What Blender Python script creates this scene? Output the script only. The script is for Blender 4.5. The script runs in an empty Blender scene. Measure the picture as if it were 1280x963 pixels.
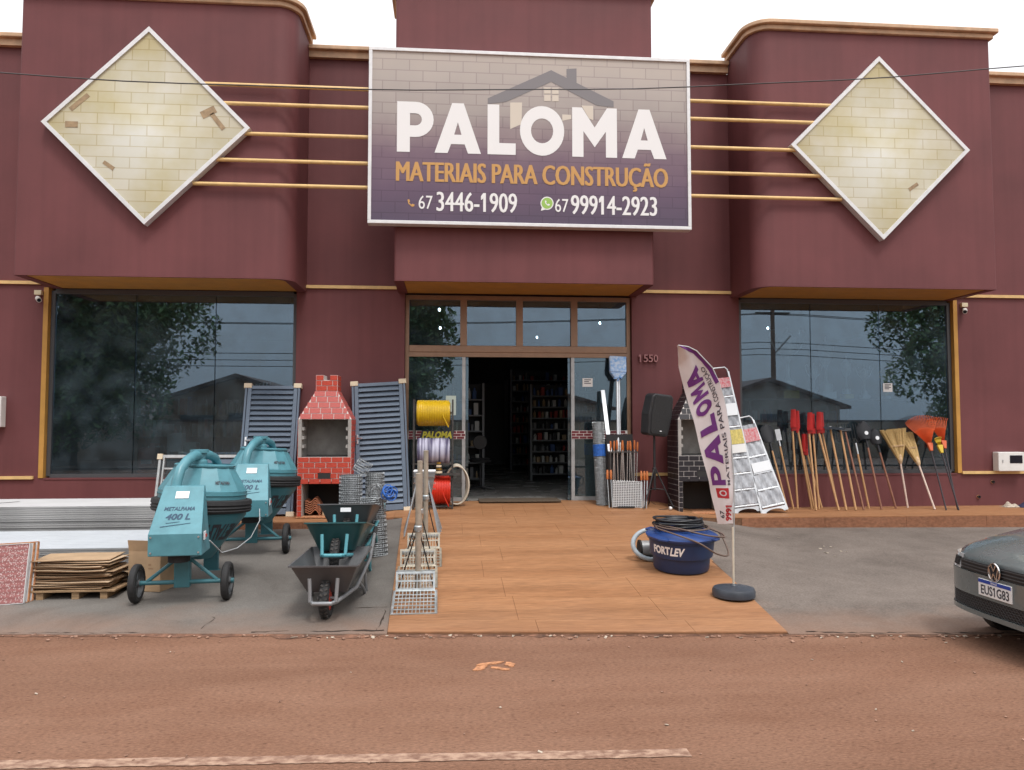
import bpy, bmesh, math, random
from math import sin, cos, pi, radians
from mathutils import Vector, Matrix

random.seed(7)
SC = bpy.context.scene
COL = SC.collection

# ------------------------------------------------------------------ camera
cd = bpy.data.cameras.new('camera')
cam = bpy.data.objects.new('camera', cd); COL.objects.link(cam)
cd.sensor_fit = 'HORIZONTAL'; cd.sensor_width = 36.0
cd.lens = 945.0 / 1280.0 * 36.0
cd.clip_end = 2000.0; cd.clip_start = 0.05
cam.location = (0, 0, 1.6)
cam.rotation_euler = (radians(90 + 2.949), 0, radians(-4.643))
SC.camera = cam

# ------------------------------------------------------------------ world: bright overcast
SUN_EL, SUN_AZ = radians(62), radians(160)      # azimuth clockwise from +Y: behind the viewer, a little to the right
w = bpy.data.worlds.new('World'); SC.world = w; w.use_nodes = True
nt = w.node_tree; nt.nodes.clear()
sky = nt.nodes.new('ShaderNodeTexSky'); sky.sky_type = 'NISHITA'; sky.sun_disc = False
sky.sun_elevation = SUN_EL; sky.sun_rotation = SUN_AZ
sky.air_density = 1.0; sky.dust_density = 4.0; sky.ozone_density = 1.0
hs = nt.nodes.new('ShaderNodeHueSaturation'); hs.inputs['Saturation'].default_value = 0.12
cl = nt.nodes.new('ShaderNodeMixRGB'); cl.blend_type = 'MIX'; cl.inputs['Fac'].default_value = 0.72
cl.inputs['Color2'].default_value = (9.9, 9.9, 10.2, 1)          # even cloud deck
bg = nt.nodes.new('ShaderNodeBackground'); bg.inputs['Strength'].default_value = 0.11
wo = nt.nodes.new('ShaderNodeOutputWorld')
nt.links.new(sky.outputs[0], hs.inputs['Color']); nt.links.new(hs.outputs[0], cl.inputs['Color1'])
# an overcast dome: brighter overhead than at the skyline
wt_ = nt.nodes.new('ShaderNodeTexCoord'); wz = nt.nodes.new('ShaderNodeSeparateXYZ'); wm = nt.nodes.new('ShaderNodeMapRange')
wm.inputs['From Min'].default_value = 0.0; wm.inputs['From Max'].default_value = 1.0; wm.inputs['To Min'].default_value = 0.60; wm.inputs['To Max'].default_value = 1.50
wx = nt.nodes.new('ShaderNodeMixRGB'); wx.blend_type = 'MULTIPLY'; wx.inputs['Fac'].default_value = 1.0
nt.links.new(wt_.outputs['Generated'], wz.inputs[0]); nt.links.new(wz.outputs['Z'], wm.inputs['Value']); nt.links.new(cl.outputs[0], wx.inputs['Color1']); nt.links.new(wm.outputs[0], wx.inputs['Color2'])
nt.links.new(wx.outputs[0], bg.inputs['Color']); nt.links.new(bg.outputs[0], wo.inputs['Surface'])

sd = bpy.data.lights.new('sun', 'SUN'); sd.energy = 1.1; sd.angle = radians(13); sd.color = (1.0, 0.965, 0.92)
sun = bpy.data.objects.new('sun', sd); COL.objects.link(sun)
sv = Vector((sin(SUN_AZ) * cos(SUN_EL), cos(SUN_AZ) * cos(SUN_EL), sin(SUN_EL)))
sun.rotation_euler = sv.to_track_quat('Z', 'Y').to_euler(); sun.location = (0, 0, 20)

SC.view_settings.view_transform = 'Standard'; SC.view_settings.look = 'None'
SC.view_settings.exposure = 0.56; SC.view_settings.gamma = 1.0
SC.render.engine = 'CYCLES'
SC.cycles.use_denoising = True
SC.cycles.max_bounces = 7; SC.cycles.diffuse_bounces = 3; SC.cycles.glossy_bounces = 4
SC.cycles.transparent_max_bounces = 16; SC.cycles.caustics_reflective = False; SC.cycles.caustics_refractive = False
SC.cycles.sample_clamp_indirect = 6.0

# ------------------------------------------------------------------ materials
MATS = {}
def mat(name, col, rough=0.6, metal=0.0, var=0.0, scale=6.0, bump=0.0, bscale=60.0, col2=None, spec=0.5, emit=None, estr=0.0, stretch=(1, 1, 1), coat=0.0, detail=4.0, sharp=0.16):
    """principled material with procedural colour variation and fine relief"""
    if name in MATS: return MATS[name]
    m = bpy.data.materials.new(name); m.use_nodes = True; MATS[name] = m
    n = m.node_tree.nodes; l = m.node_tree.links
    b = n['Principled BSDF']
    b.inputs['Base Color'].default_value = (*col, 1); b.inputs['Roughness'].default_value = rough
    b.inputs['Metallic'].default_value = metal; b.inputs['Specular IOR Level'].default_value = spec
    b.inputs['Coat Weight'].default_value = coat
    if emit: b.inputs['Emission Color'].default_value = (*emit, 1); b.inputs['Emission Strength'].default_value = estr
    if var or bump:
        tc = n.new('ShaderNodeTexCoord'); mp = n.new('ShaderNodeMapping'); mp.inputs['Scale'].default_value = stretch
        l.new(tc.outputs['Object'], mp.inputs['Vector'])
    if var:
        no = n.new('ShaderNodeTexNoise'); no.inputs['Scale'].default_value = scale; no.inputs['Detail'].default_value = detail
        no.inputs['Roughness'].default_value = 0.6
        l.new(mp.outputs[0], no.inputs['Vector'])
        cr = n.new('ShaderNodeValToRGB')
        c2 = col2 or tuple(c * (1 - var) for c in col); c1 = tuple(min(1, c * (1 + var * 0.6)) for c in col)
        cr.color_ramp.elements[0].position = 0.5 - sharp; cr.color_ramp.elements[0].color = (*c2, 1)
        cr.color_ramp.elements[1].position = 0.5 + sharp; cr.color_ramp.elements[1].color = (*c1, 1)
        l.new(no.outputs['Fac'], cr.inputs['Fac']); l.new(cr.outputs[0], b.inputs['Base Color'])
        mr = n.new('ShaderNodeMapRange'); mr.inputs['To Min'].default_value = max(0, rough - 0.1); mr.inputs['To Max'].default_value = min(1, rough + 0.12)
        l.new(no.outputs['Fac'], mr.inputs['Value']); l.new(mr.outputs[0], b.inputs['Roughness'])
    if bump:
        n2 = n.new('ShaderNodeTexNoise'); n2.inputs['Scale'].default_value = bscale; n2.inputs['Detail'].default_value = 3
        l.new(mp.outputs[0], n2.inputs['Vector'])
        bp = n.new('ShaderNodeBump'); bp.inputs['Strength'].default_value = bump; bp.inputs['Distance'].default_value = 0.02
        l.new(n2.outputs['Fac'], bp.inputs['Height']); l.new(bp.outputs[0], b.inputs['Normal'])
    return m

def glass_mat(name, tint, boost=1.25, dirt_haze=0.03):
    m = bpy.data.materials.new(name); m.use_nodes = True; n = m.node_tree.nodes; l = m.node_tree.links; n.clear()
    out = n.new('ShaderNodeOutputMaterial'); tr = n.new('ShaderNodeBsdfTransparent'); tr.inputs[0].default_value = (*tint, 1)
    gl = n.new('ShaderNodeBsdfGlossy'); gl.inputs['Roughness'].default_value = 0.0; gl.inputs[0].default_value = (0.66, 0.83, 1.0, 1)
    fr = n.new('ShaderNodeFresnel'); fr.inputs['IOR'].default_value = 1.5
    mu = n.new('ShaderNodeMath'); mu.operation = 'MULTIPLY'; mu.inputs[1].default_value = boost; mu.use_clamp = True
    mx = n.new('ShaderNodeMixShader'); df = n.new('ShaderNodeBsdfDiffuse'); df.inputs[0].default_value = (0.22, 0.31, 0.37, 1)  # bluish diffuse film: patchy dirt plus painted haze that brightens the dark glass
    m2 = n.new('ShaderNodeMixShader')
    tc = n.new('ShaderNodeTexCoord'); no = n.new('ShaderNodeTexNoise'); no.inputs['Scale'].default_value = 3.5; no.inputs['Detail'].default_value = 6
    mr = n.new('ShaderNodeMapRange'); mr.inputs['From Min'].default_value = 0.4; mr.inputs['From Max'].default_value = 0.8
    mr.inputs['To Min'].default_value = dirt_haze * 0.4; mr.inputs['To Max'].default_value = dirt_haze * 2
    l.new(tc.outputs['Object'], no.inputs['Vector']); l.new(no.outputs['Fac'], mr.inputs['Value'])
    l.new(fr.outputs[0], mu.inputs[0]); l.new(mu.outputs[0], mx.inputs[0]); l.new(tr.outputs[0], mx.inputs[1]); l.new(gl.outputs[0], mx.inputs[2])
    l.new(mr.outputs[0], m2.inputs[0]); l.new(mx.outputs[0], m2.inputs[1]); l.new(df.outputs[0], m2.inputs[2]); l.new(m2.outputs[0], out.inputs[0])
    MATS[name] = m
    return m

# ------------------------------------------------------------------ geometry helpers
def rotm(rx=0, ry=0, rz=0): return Matrix.Rotation(rz, 3, 'Z') @ Matrix.Rotation(ry, 3, 'Y') @ Matrix.Rotation(rx, 3, 'X')

class MB:
    """collects shapes, then links them as one mesh object"""
    def __init__(s): s.v = []; s.f = []
    def add(s, vs, fs):
        o = len(s.v); s.v += [tuple(p) for p in vs]; s.f += [tuple(i + o for i in f) for f in fs]; return s
    def box(s, c, d, R=None):
        x, y, z = (k / 2 for k in d)
        vs = [Vector((a * x, b * y, e * z)) for a in (-1, 1) for b in (-1, 1) for e in (-1, 1)]
        if R: vs = [R @ p for p in vs]
        vs = [p + Vector(c) for p in vs]
        return s.add(vs, [(0, 1, 3, 2), (4, 6, 7, 5), (0, 4, 5, 1), (2, 3, 7, 6), (0, 2, 6, 4), (1, 5, 7, 3)])
    def bb(s, x0, x1, y0, y1, z0, z1): return s.box(((x0 + x1) / 2, (y0 + y1) / 2, (z0 + z1) / 2), (x1 - x0, y1 - y0, z1 - z0))
    def hexa(s, p): # 8 points: bottom 4 (ccw), top 4
        return s.add(p, [(3, 2, 1, 0), (4, 5, 6, 7), (0, 1, 5, 4), (1, 2, 6, 5), (2, 3, 7, 6), (3, 0, 4, 7)])
    def cyl(s, p0, p1, r0, r1=None, n=12, cap=True):
        r1 = r0 if r1 is None else r1
        p0, p1 = Vector(p0), Vector(p1); d = (p1 - p0).normalized()
        a = d.orthogonal().normalized(); b = d.cross(a)
        vs = []
        for p, r in ((p0, r0), (p1, r1)):
            for i in range(n):
                t = 2 * pi * i / n; vs.append(p + (a * cos(t) + b * sin(t)) * r)
        fs = [(i, (i + 1) % n, n + (i + 1) % n, n + i) for i in range(n)]
        if cap: fs += [tuple(range(n - 1, -1, -1)), tuple(range(n, 2 * n))]
        return s.add(vs, fs)
    def tube(s, path, r, n=8, closed=False):
        P = [Vector(p) for p in path]; m = len(P); vs = []; up = None
        for i, p in enumerate(P):
            a = P[(i - 1) % m] if (closed or i) else p; b = P[(i + 1) % m] if (closed or i < m - 1) else p
            t = (b - a)
            t = t.normalized() if t.length > 1e-9 else Vector((0, 0, 1))
            if up is None: up = t.orthogonal().normalized()
            up = (up - t * up.dot(t)); up = up.normalized() if up.length > 1e-6 else t.orthogonal().normalized()
            b2 = t.cross(up); rr = r[i] if isinstance(r, (list, tuple)) else r
            vs += [p + (up * cos(2 * pi * k / n) + b2 * sin(2 * pi * k / n)) * rr for k in range(n)]
        fs = []
        for i in range(m if closed else m - 1):
            j = (i + 1) % m
            fs += [(i * n + k, i * n + (k + 1) % n, j * n + (k + 1) % n, j * n + k) for k in range(n)]
        if not closed: fs += [tuple(range(n - 1, -1, -1)), tuple((m - 1) * n + k for k in range(n))]
        return s.add(vs, fs)
    def lathe(s, prof, n=24, M=None, close=False):
        """profile of (r, z) about local z"""
        M = M or Matrix.Identity(4); vs = []; m = len(prof)
        for r, z in prof:
            for k in range(n):
                t = 2 * pi * k / n; vs.append(M @ Vector((r * cos(t), r * sin(t), z)))
        fs = []
        for i in range(m if close else m - 1):
            j = (i + 1) % m
            fs += [(i * n + k, i * n + (k + 1) % n, j * n + (k + 1) % n, j * n + k) for k in range(n)]
        if not close: fs += [tuple(range(n - 1, -1, -1)), tuple((m - 1) * n + k for k in range(n))]
        return s.add(vs, fs)
    def prism(s, poly, y0, y1, M=None):
        """(x, z) outline extruded along y"""
        M = M or Matrix.Identity(4); n = len(poly)
        vs = [M @ Vector((x, y0, z)) for x, z in poly] + [M @ Vector((x, y1, z)) for x, z in poly]
        return s.add(vs, [tuple(range(n)), tuple(range(2 * n - 1, n - 1, -1))] + [(i, n + i, n + (i + 1) % n, (i + 1) % n) for i in range(n)])
    def plan(s, poly, z0, z1):
        n = len(poly)
        vs = [(x, y, z0) for x, y in poly] + [(x, y, z1) for x, y in poly]
        return s.add(vs, [tuple(range(n - 1, -1, -1)), tuple(range(n, 2 * n))] + [(i, (i + 1) % n, n + (i + 1) % n, n + i) for i in range(n)])
    def grid(s, fn, nu, nv):
        vs = [fn(i / nu, j / nv) for j in range(nv + 1) for i in range(nu + 1)]
        fs = [(j * (nu + 1) + i, j * (nu + 1) + i + 1, (j + 1) * (nu + 1) + i + 1, (j + 1) * (nu + 1) + i) for j in range(nv) for i in range(nu)]
        return s.add(vs, fs)
    def mesh(s, name, m, smooth=None):
        me = bpy.data.meshes.new(name); me.from_pydata(s.v, [], s.f); me.update()
        bm = bmesh.new(); bm.from_mesh(me); bmesh.ops.recalc_face_normals(bm, faces=bm.faces); bm.to_mesh(me); bm.free()
        if m: me.materials.append(MATS[m] if isinstance(m, str) else m)
        if smooth is not None:
            for p in me.polygons: p.use_smooth = True
            me.set_sharp_from_angle(angle=radians(smooth))
        return me
    def build(s, name, m, parent=None, smooth=None, bevel=0.0, M=None, world=False):
        if M is not None: s.v = [tuple(M @ Vector(p)) for p in s.v]
        if world and parent: s.v = [tuple(Vector(p) - parent.location) for p in s.v]
        return link(name, s.mesh(name, m, smooth), parent, bevel)

def link(name, me, parent=None, bevel=0.0):
    o = bpy.data.objects.new(name, me); COL.objects.link(o)
    if parent: o.parent = parent
    if bevel:
        b = o.modifiers.new('edge', 'BEVEL'); b.width = bevel; b.segments = 2; b.limit_method = 'ANGLE'; b.angle_limit = radians(40)
    return o

def tag(o, label=None, cat=None, group=None, kind=None):
    if label: o['label'] = label
    if cat: o['category'] = cat
    if group: o['group'] = group
    if kind: o['kind'] = kind
    return o

def thing(name, label, cat, loc=(0, 0, 0), rot=(0, 0, 0), group=None):
    o = bpy.data.objects.new(name, None); COL.objects.link(o); o.empty_display_size = 0.1
    o.location = loc; o.rotation_euler = rot
    return tag(o, label, cat, group)

def aim(o, foot, top, face=(0, 1, 0)):
    """stand o's local z on the line foot -> top, its local y turned to face"""
    z = (Vector(top) - Vector(foot)).normalized(); f = Vector(face); y = (f - z * f.dot(z)).normalized(); x = y.cross(z)
    R = Matrix((x, y, z)).transposed(); o.location = foot; o.rotation_euler = R.to_euler(); return o

def copy_tree(o, parent=None):
    c = o.copy(); COL.objects.link(c)
    if parent: c.parent = parent
    for ch in [k for k in COL.objects if k.parent == o]: copy_tree(ch, c)
    return c

# unit box shared by small alike pieces (bricks, slats ...): a softened cube of side 1
UNIT = {}
def unit_mesh(m, ch=0.05):
    if m in UNIT: return UNIT[m]
    bm = bmesh.new(); bmesh.ops.create_cube(bm, size=1.0)
    me = bpy.data.meshes.new('piece'); bm.to_mesh(me); bm.free(); me.materials.append(MATS[m]); UNIT[m] = me
    return me
def piece(name, m, parent, c, d, R=None):
    o = bpy.data.objects.new(name, unit_mesh(m)); COL.objects.link(o); o.parent = parent
    o.location = c; o.scale = d
    if R is not None: o.rotation_euler = R.to_euler()
    return o

# ------------------------------------------------------------------ lettering
def curve_mesh(cu, M):
    o = bpy.data.objects.new('tmp', cu); COL.objects.link(o)
    dg = bpy.context.evaluated_depsgraph_get(); me = bpy.data.meshes.new_from_object(o.evaluated_get(dg)); bpy.data.objects.remove(o)
    for p in me.polygons: p.use_smooth = False
    me.transform(M); return me
def fit_mesh(me, x0, x1, z0, z1):
    """scale a mesh lying in xy so that it fills x0..x1, z0..z1 in the xz plane (front towards -y)"""
    xs = [v.co.x for v in me.vertices]; ys = [v.co.y for v in me.vertices]
    a, b, c, d = min(xs), max(xs), min(ys), max(ys)
    for v in me.vertices:
        x = x0 + (v.co.x - a) / (b - a) * (x1 - x0); z = z0 + (v.co.y - c) / (d - c) * (z1 - z0)
        v.co = (x, -v.co.z, z)
    return me
def text_mesh(t, bold=0.0, space=1.0, ext=0.0, shear=0.0, flag=True):
    cu = bpy.data.curves.new('text', 'FONT'); cu.body = t; cu.offset = bold; cu.space_character = space; cu.extrude = ext; cu.resolution_u = 3; cu.shear = shear
    me = curve_mesh(cu, Matrix.Identity(4))
    if '1' in t and flag:                      # give the plain bar of the figure one its flag
        one = text_mesh('1', bold, space, 0, 0, False); xs = [v.co.x for v in one.vertices]; bw = max(xs) - min(xs); h = max(v.co.y for v in one.vertices)
        fl = MB()
        for i, ch in enumerate(t):
            if ch != '1': continue
            xr = max(v.co.x for v in text_mesh(t[:i + 1], bold, space, 0, 0, False).vertices); a = xr - bw; dx = shear * h
            P = [(a + dx, h), (a + dx, h - .17), (a - .12 + dx, h - .25), (a - .12 + dx, h - .12)]
            if ext: fl.hexa([(x, y, -ext) for x, y in P] + [(x, y, ext) for x, y in P])
            else: fl.add([(x, y, 0) for x, y in P], [(0, 1, 2, 3)])
        me = join_meshes([me, fl.mesh('flag', None)])
    return me
def text(name, t, m, parent, x0, x1, z0, z1, y=0.0, bold=0.0, space=1.0, M=None, shear=0.0):
    me = fit_mesh(text_mesh(t, bold, space, 0.0, shear), x0, x1, z0, z1)
    me.transform(Matrix.Translation((0, y, 0)))
    if M is not None: me.transform(M)
    me.materials.append(MATS[m]); me.name = name
    return link(name, me, parent)
def shapes_mesh(polys):
    """filled outlines with holes (even-odd) -> mesh in xy"""
    cu = bpy.data.curves.new('shape', 'CURVE'); cu.dimensions = '2D'; cu.fill_mode = 'BOTH'
    for p in polys:
        sp = cu.splines.new('POLY'); sp.points.add(len(p) - 1); sp.use_cyclic_u = True
        for i, (x, y) in enumerate(p): sp.points[i].co = (x, y, 0, 1)
    return curve_mesh(cu, Matrix.Identity(4))
def arc(cx, cy, r, a0, a1, n=14): return [(cx + r * cos(radians(a0 + (a1 - a0) * i / n)), cy + r * sin(radians(a0 + (a1 - a0) * i / n))) for i in range(n + 1)]
GLYPH = {
 'P': [[(0, 0), (.25, 0), (.25, .30)] + arc(.36, .65, .35, -90, 90) + [(0, 1)], [(.25, .53)] + arc(.36, .65, .12, -90, 90, 8) + [(.25, .77)]],
 'A': [[(0, 0), (.27, 0), (.34, .18), (.62, .18), (.69, 0), (.96, 0), (.60, 1), (.36, 1)], [(.405, .37), (.555, .37), (.48, .62)]],
 'L': [[(0, 0), (.6, 0), (.6, .23), (.25, .23), (.25, 1), (0, 1)]],
 'O': [arc(.5, .5, .5, 0, 350, 35), arc(.5, .5, .25, 0, 345, 23)],
 'M': [[(0, 0), (.25, 0), (.25, .52), (.5, .20), (.75, .52), (.75, 0), (1, 0), (1, 1), (.78, 1), (.5, .60), (.22, 1), (0, 1)]],
}
def glyph_mesh(ch, x0, x1, z0, z1): return fit_mesh(shapes_mesh(GLYPH[ch]), x0, x1, z0, z1)
def join_meshes(ms):
    bm = bmesh.new()
    for me in ms: bm.from_mesh(me)
    out = bpy.data.meshes.new('joined'); bm.to_mesh(out); bm.free(); return out
PAL = [('P', .086, .197), ('A', .200, .342), ('L', .362, .449), ('O', .462, .600), ('M', .625, .766), ('A', .782, .923)]

# ------------------------------------------------------------------ the lie of the land (m)
def ss(t): t = min(1, max(0, t)); return t * t * (3 - 2 * t)
def lerp(a, b, t): return a + (b - a) * t
WALL, PF = 11.2, 10.15                       # face of the shop, front of the raised walk
def edgeY(X): return 5.83 - 0.081 * X        # where the paving meets the road
def XL(Y): return -0.469 - 0.037 * (Y - 5.845)
def XR(Y): return 2.553 + 0.076 * (Y - 5.625)
def zramp(X, Y): e = edgeY(X); return 0.03 + 0.427 * (Y - e) / (11.2 - e)
def zplat(X, Y):
    zs = 0.335 - 0.015 * (11.2 - Y); d = max(-0.62 - X, X - 2.85, 0)
    return lerp(zramp(X, Y), zs, ss(d / 0.9))
def zapr(X, Y):
    e = edgeY(X); s = min(1, max(0, (Y - e) / (PF - e)))
    if X < 1: z = 0.012 + 0.22 * s; d = XL(Y) - X
    else: z = 0.012 + lerp(0.18, 0.135, min(1.5, (X - 3) / 5)) * s; d = X - XR(Y)
    return lerp(zramp(X, Y) - 0.012, z, ss(d / 0.7))
def G(X, Y):
    if Y < edgeY(X): return 0.0
    if Y >= PF: return zplat(X, Y)
    return zramp(X, Y) if XL(Y) <= X <= XR(Y) else zapr(X, Y)
# ================================================================== THE SETTING
def ground_mat(name, base, dark, light, s1, s2, rough=0.9, bump=0.25, speck=0.0, stretch=(1, 1, 1), dust=0.0, tracks=0.0, grain=0.0):
    m = bpy.data.materials.new(name); m.use_nodes = True; MATS[name] = m; n = m.node_tree.nodes; l = m.node_tree.links
    b = n['Principled BSDF']; b.inputs['Roughness'].default_value = rough; b.inputs['Specular IOR Level'].default_value = 0.25
    tc = n.new('ShaderNodeTexCoord'); mp = n.new('ShaderNodeMapping'); mp.inputs['Scale'].default_value = stretch; l.new(tc.outputs['Object'], mp.inputs['Vector'])
    def noise(sc, det=6, ro=0.6, di=0.0):
        t = n.new('ShaderNodeTexNoise'); t.inputs['Scale'].default_value = sc; t.inputs['Detail'].default_value = det
        t.inputs['Roughness'].default_value = ro; t.inputs['Distortion'].default_value = di; l.new(mp.outputs[0], t.inputs['Vector']); return t
    def ramp(src, p0, c0, p1, c1):
        r = n.new('ShaderNodeValToRGB'); e = r.color_ramp.elements; e[0].position = p0; e[0].color = (*c0, 1); e[1].position = p1; e[1].color = (*c1, 1)
        l.new(src, r.inputs['Fac']); return r
    def mix(a, c, fac, mode='MIX'):
        x = n.new('ShaderNodeMixRGB'); x.blend_type = mode
        if isinstance(fac, float): x.inputs['Fac'].default_value = fac
        else: l.new(fac, x.inputs['Fac'])
        l.new(a, x.inputs['Color1']); l.new(c, x.inputs['Color2']); return x
    big = noise(s1, 5, 0.65, 0.4); r1 = ramp(big.outputs['Fac'], 0.36, dark, 0.64, light)
    med = noise(s1 * 5.3, 6); r2 = ramp(med.outputs['Fac'], 0.3, base, 0.7, light)
    x1 = mix(r1.outputs[0], r2.outputs[0], 0.5)
    fine = noise(s2, 3, 0.7); g0_, g1_ = (0.62, 1.25) if not grain else (0.52, 1.38); r3 = ramp(fine.outputs['Fac'], 0.3, (g0_,) * 3, 0.7, (g1_,) * 3)
    x2 = mix(x1.outputs[0], r3.outputs[0], 0.8, 'MULTIPLY'); last = x2
    if speck:
        sp = noise(s2 * 0.55, 2, 0.5); rs = ramp(sp.outputs['Fac'], 0.30, (0.35, 0.3, 0.28), 0.38, (1, 1, 1))
        last = mix(x2.outputs[0], rs.outputs[0], speck, 'MULTIPLY')
    if dust or tracks:
        sx = n.new('ShaderNodeSeparateXYZ'); l.new(tc.outputs['Object'], sx.inputs[0])
    if dust:                                     # red dust blown in from the road
        ey = n.new('ShaderNodeMath'); ey.operation = 'MULTIPLY_ADD'; ey.inputs[1].default_value = 0.081; l.new(sx.outputs['X'], ey.inputs[0]); l.new(sx.outputs['Y'], ey.inputs[2])
        nd = n.new('ShaderNodeTexNoise'); nd.inputs['Scale'].default_value = 2.3; nd.inputs['Detail'].default_value = 7; l.new(tc.outputs['Object'], nd.inputs['Vector'])
        ad = n.new('ShaderNodeMath'); ad.operation = 'MULTIPLY_ADD'; ad.inputs[1].default_value = -1.3; l.new(nd.outputs['Fac'], ad.inputs[0]); l.new(ey.outputs[0], ad.inputs[2])
        dm = n.new('ShaderNodeMapRange'); dm.inputs['From Min'].default_value = 5.0; dm.inputs['From Max'].default_value = 5.95; dm.inputs['To Min'].default_value = dust; dm.inputs['To Max'].default_value = 0; l.new(ad.outputs[0], dm.inputs['Value'])
        dc = n.new('ShaderNodeRGB'); dc.outputs[0].default_value = (0.25, 0.135, 0.085, 1); last = mix(last.outputs[0], dc.outputs[0], dm.outputs[0])
        ns = noise(0.9, 8, 0.7, 1.2); st_ = ramp(ns.outputs['Fac'], 0.30, (0.72, 0.70, 0.69), 0.52, (1.05, 1.05, 1.05)); last = mix(last.outputs[0], st_.outputs[0], 0.75, 'MULTIPLY')
    if tracks:                                   # bands rubbed by passing wheels
        mp2 = n.new('ShaderNodeMapping'); mp2.inputs['Scale'].default_value = (0.05, 1.1, 1); l.new(tc.outputs['Object'], mp2.inputs['Vector'])
        nb = n.new('ShaderNodeTexNoise'); nb.inputs['Scale'].default_value = 1.5; nb.inputs['Detail'].default_value = 5; nb.inputs['Distortion'].default_value = 0.3; l.new(mp2.outputs[0], nb.inputs['Vector'])
        tr_ = ramp(nb.outputs['Fac'], 0.36, (0.80, 0.76, 0.73), 0.62, (1.12, 1.13, 1.14)); last = mix(last.outputs[0], tr_.outputs[0], tracks, 'MULTIPLY')
    l.new(last.outputs[0], b.inputs['Base Color'])
    bp = n.new('ShaderNodeBump'); bp.inputs['Strength'].default_value = bump; bp.inputs['Distance'].default_value = 0.02
    l.new(fine.outputs['Fac'], bp.inputs['Height']); l.new(bp.outputs[0], b.inputs['Normal'])
    return m

ground_mat('road_dust', (0.200, 0.099, 0.060), (0.170, 0.081, 0.048), (0.252, 0.138, 0.090), 0.55, 70, bump=0.45, speck=0.55, stretch=(0.55, 1.4, 1), tracks=0.5, grain=1.0)
ground_mat('red_soil', (0.27, 0.10, 0.05), (0.22, 0.08, 0.04), (0.33, 0.15, 0.09), 0.5, 40)
ground_mat('concrete_old', (0.150, 0.124, 0.106), (0.112, 0.093, 0.080), (0.200, 0.167, 0.144), 0.7, 55, rough=0.85, bump=0.12, speck=0.15, dust=0.6)
ground_mat('concrete_smooth', (0.142, 0.130, 0.117), (0.110, 0.101, 0.091), (0.182, 0.168, 0.152), 0.45, 90, rough=0.72, bump=0.06, dust=0.5)
ground_mat('wood_tile', (0.315, 0.148, 0.067), (0.250, 0.108, 0.045), (0.385, 0.198, 0.098), 1.1, 26, rough=0.62, bump=0.05, stretch=(0.25, 2.6, 1), dust=0.35)
ground_mat('walk_face', (0.25, 0.105, 0.055), (0.19, 0.08, 0.042), (0.30, 0.14, 0.08), 1.4, 30, rough=0.75, bump=0.06, stretch=(0.5, 1, 1))
mat('tile_joint', (0.17, 0.085, 0.045), 0.9, var=0.3, scale=20)
mat('worn_white', (0.315, 0.205, 0.145), 0.88, var=0.5, scale=26, col2=(0.190, 0.100, 0.066), bump=0.4, bscale=70, stretch=(0.6, 1, 1), detail=8, sharp=0.12)
mat('crack_dark', (0.035, 0.022, 0.016), 0.95)
mat('litter_pale', (0.46, 0.39, 0.31), 0.8, var=0.4, scale=30)
mat('clay_patch', (0.50, 0.23, 0.11), 0.9, var=0.4, scale=30, bump=0.3)
mat('soil_line', (0.17, 0.082, 0.05), 0.95, var=0.6, scale=9, bump=0.5, bscale=40)
mat('dirt_chip', (0.34, 0.20, 0.14), 0.9, var=0.4, scale=40)

# ground far and wide, the dusty road on top of it
m_ = MB(); m_.grid(lambda u, v: (-300 + 600 * u, -300 + 600 * v, -0.03), 1, 1)
tag(m_.build('ground', 'red_soil'), kind='structure')
m_ = MB()
def road_pt(u, v):
    X = -60 + 120 * u; Y = lerp(-5.0, edgeY(max(-9, min(12, X))) + 0.02, v)
    return (X, Y, 0.0)
m_.grid(road_pt, 24, 24)
road = tag(m_.build('road', 'road_dust'), kind='structure')
# worn painted line along the middle of the road
m_ = MB()
def ln(u, v):
    X = -14 + (1.165 + 14) * u; return (X, 3.79 - 0.0415 * (X + 1.0) - 0.062 + 0.088 * v + .003 * sin(X * 7.3 + 5 * v) + .0022 * sin(X * 37 + 9 * v) + .002 * sin(X * 91 + 4 * v), 0.004)
m_.grid(ln, 700, 1)
tag(m_.build('painted_line', 'worn_white', road))
# red earth swept against the paving edge
m_ = MB(); rnd = random.Random(3)
prev = None; vs = []; fs = []; N = 160
for i in range(N + 1):
    X = -6.5 + 13.5 * i / N; e = edgeY(X); wd = 0.014 + 0.05 * rnd.random() ** 3 + (0.05 * rnd.random() ** 2 if X < 0 else 0)
    vs += [(X, e + 0.012, 0.012), (X, e - 0.008, 0.012 * rnd.uniform(.3, 1)), (X, e - wd, 0.003)]
for i in range(N):
    a = i * 3; fs += [(a, a + 3, a + 4, a + 1), (a + 1, a + 4, a + 5, a + 2)]
m_.add(vs, fs)
tag(m_.build('swept_soil', 'soil_line', smooth=60), 'strip of red earth swept along the edge of the paving', 'soil', kind='stuff')
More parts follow.
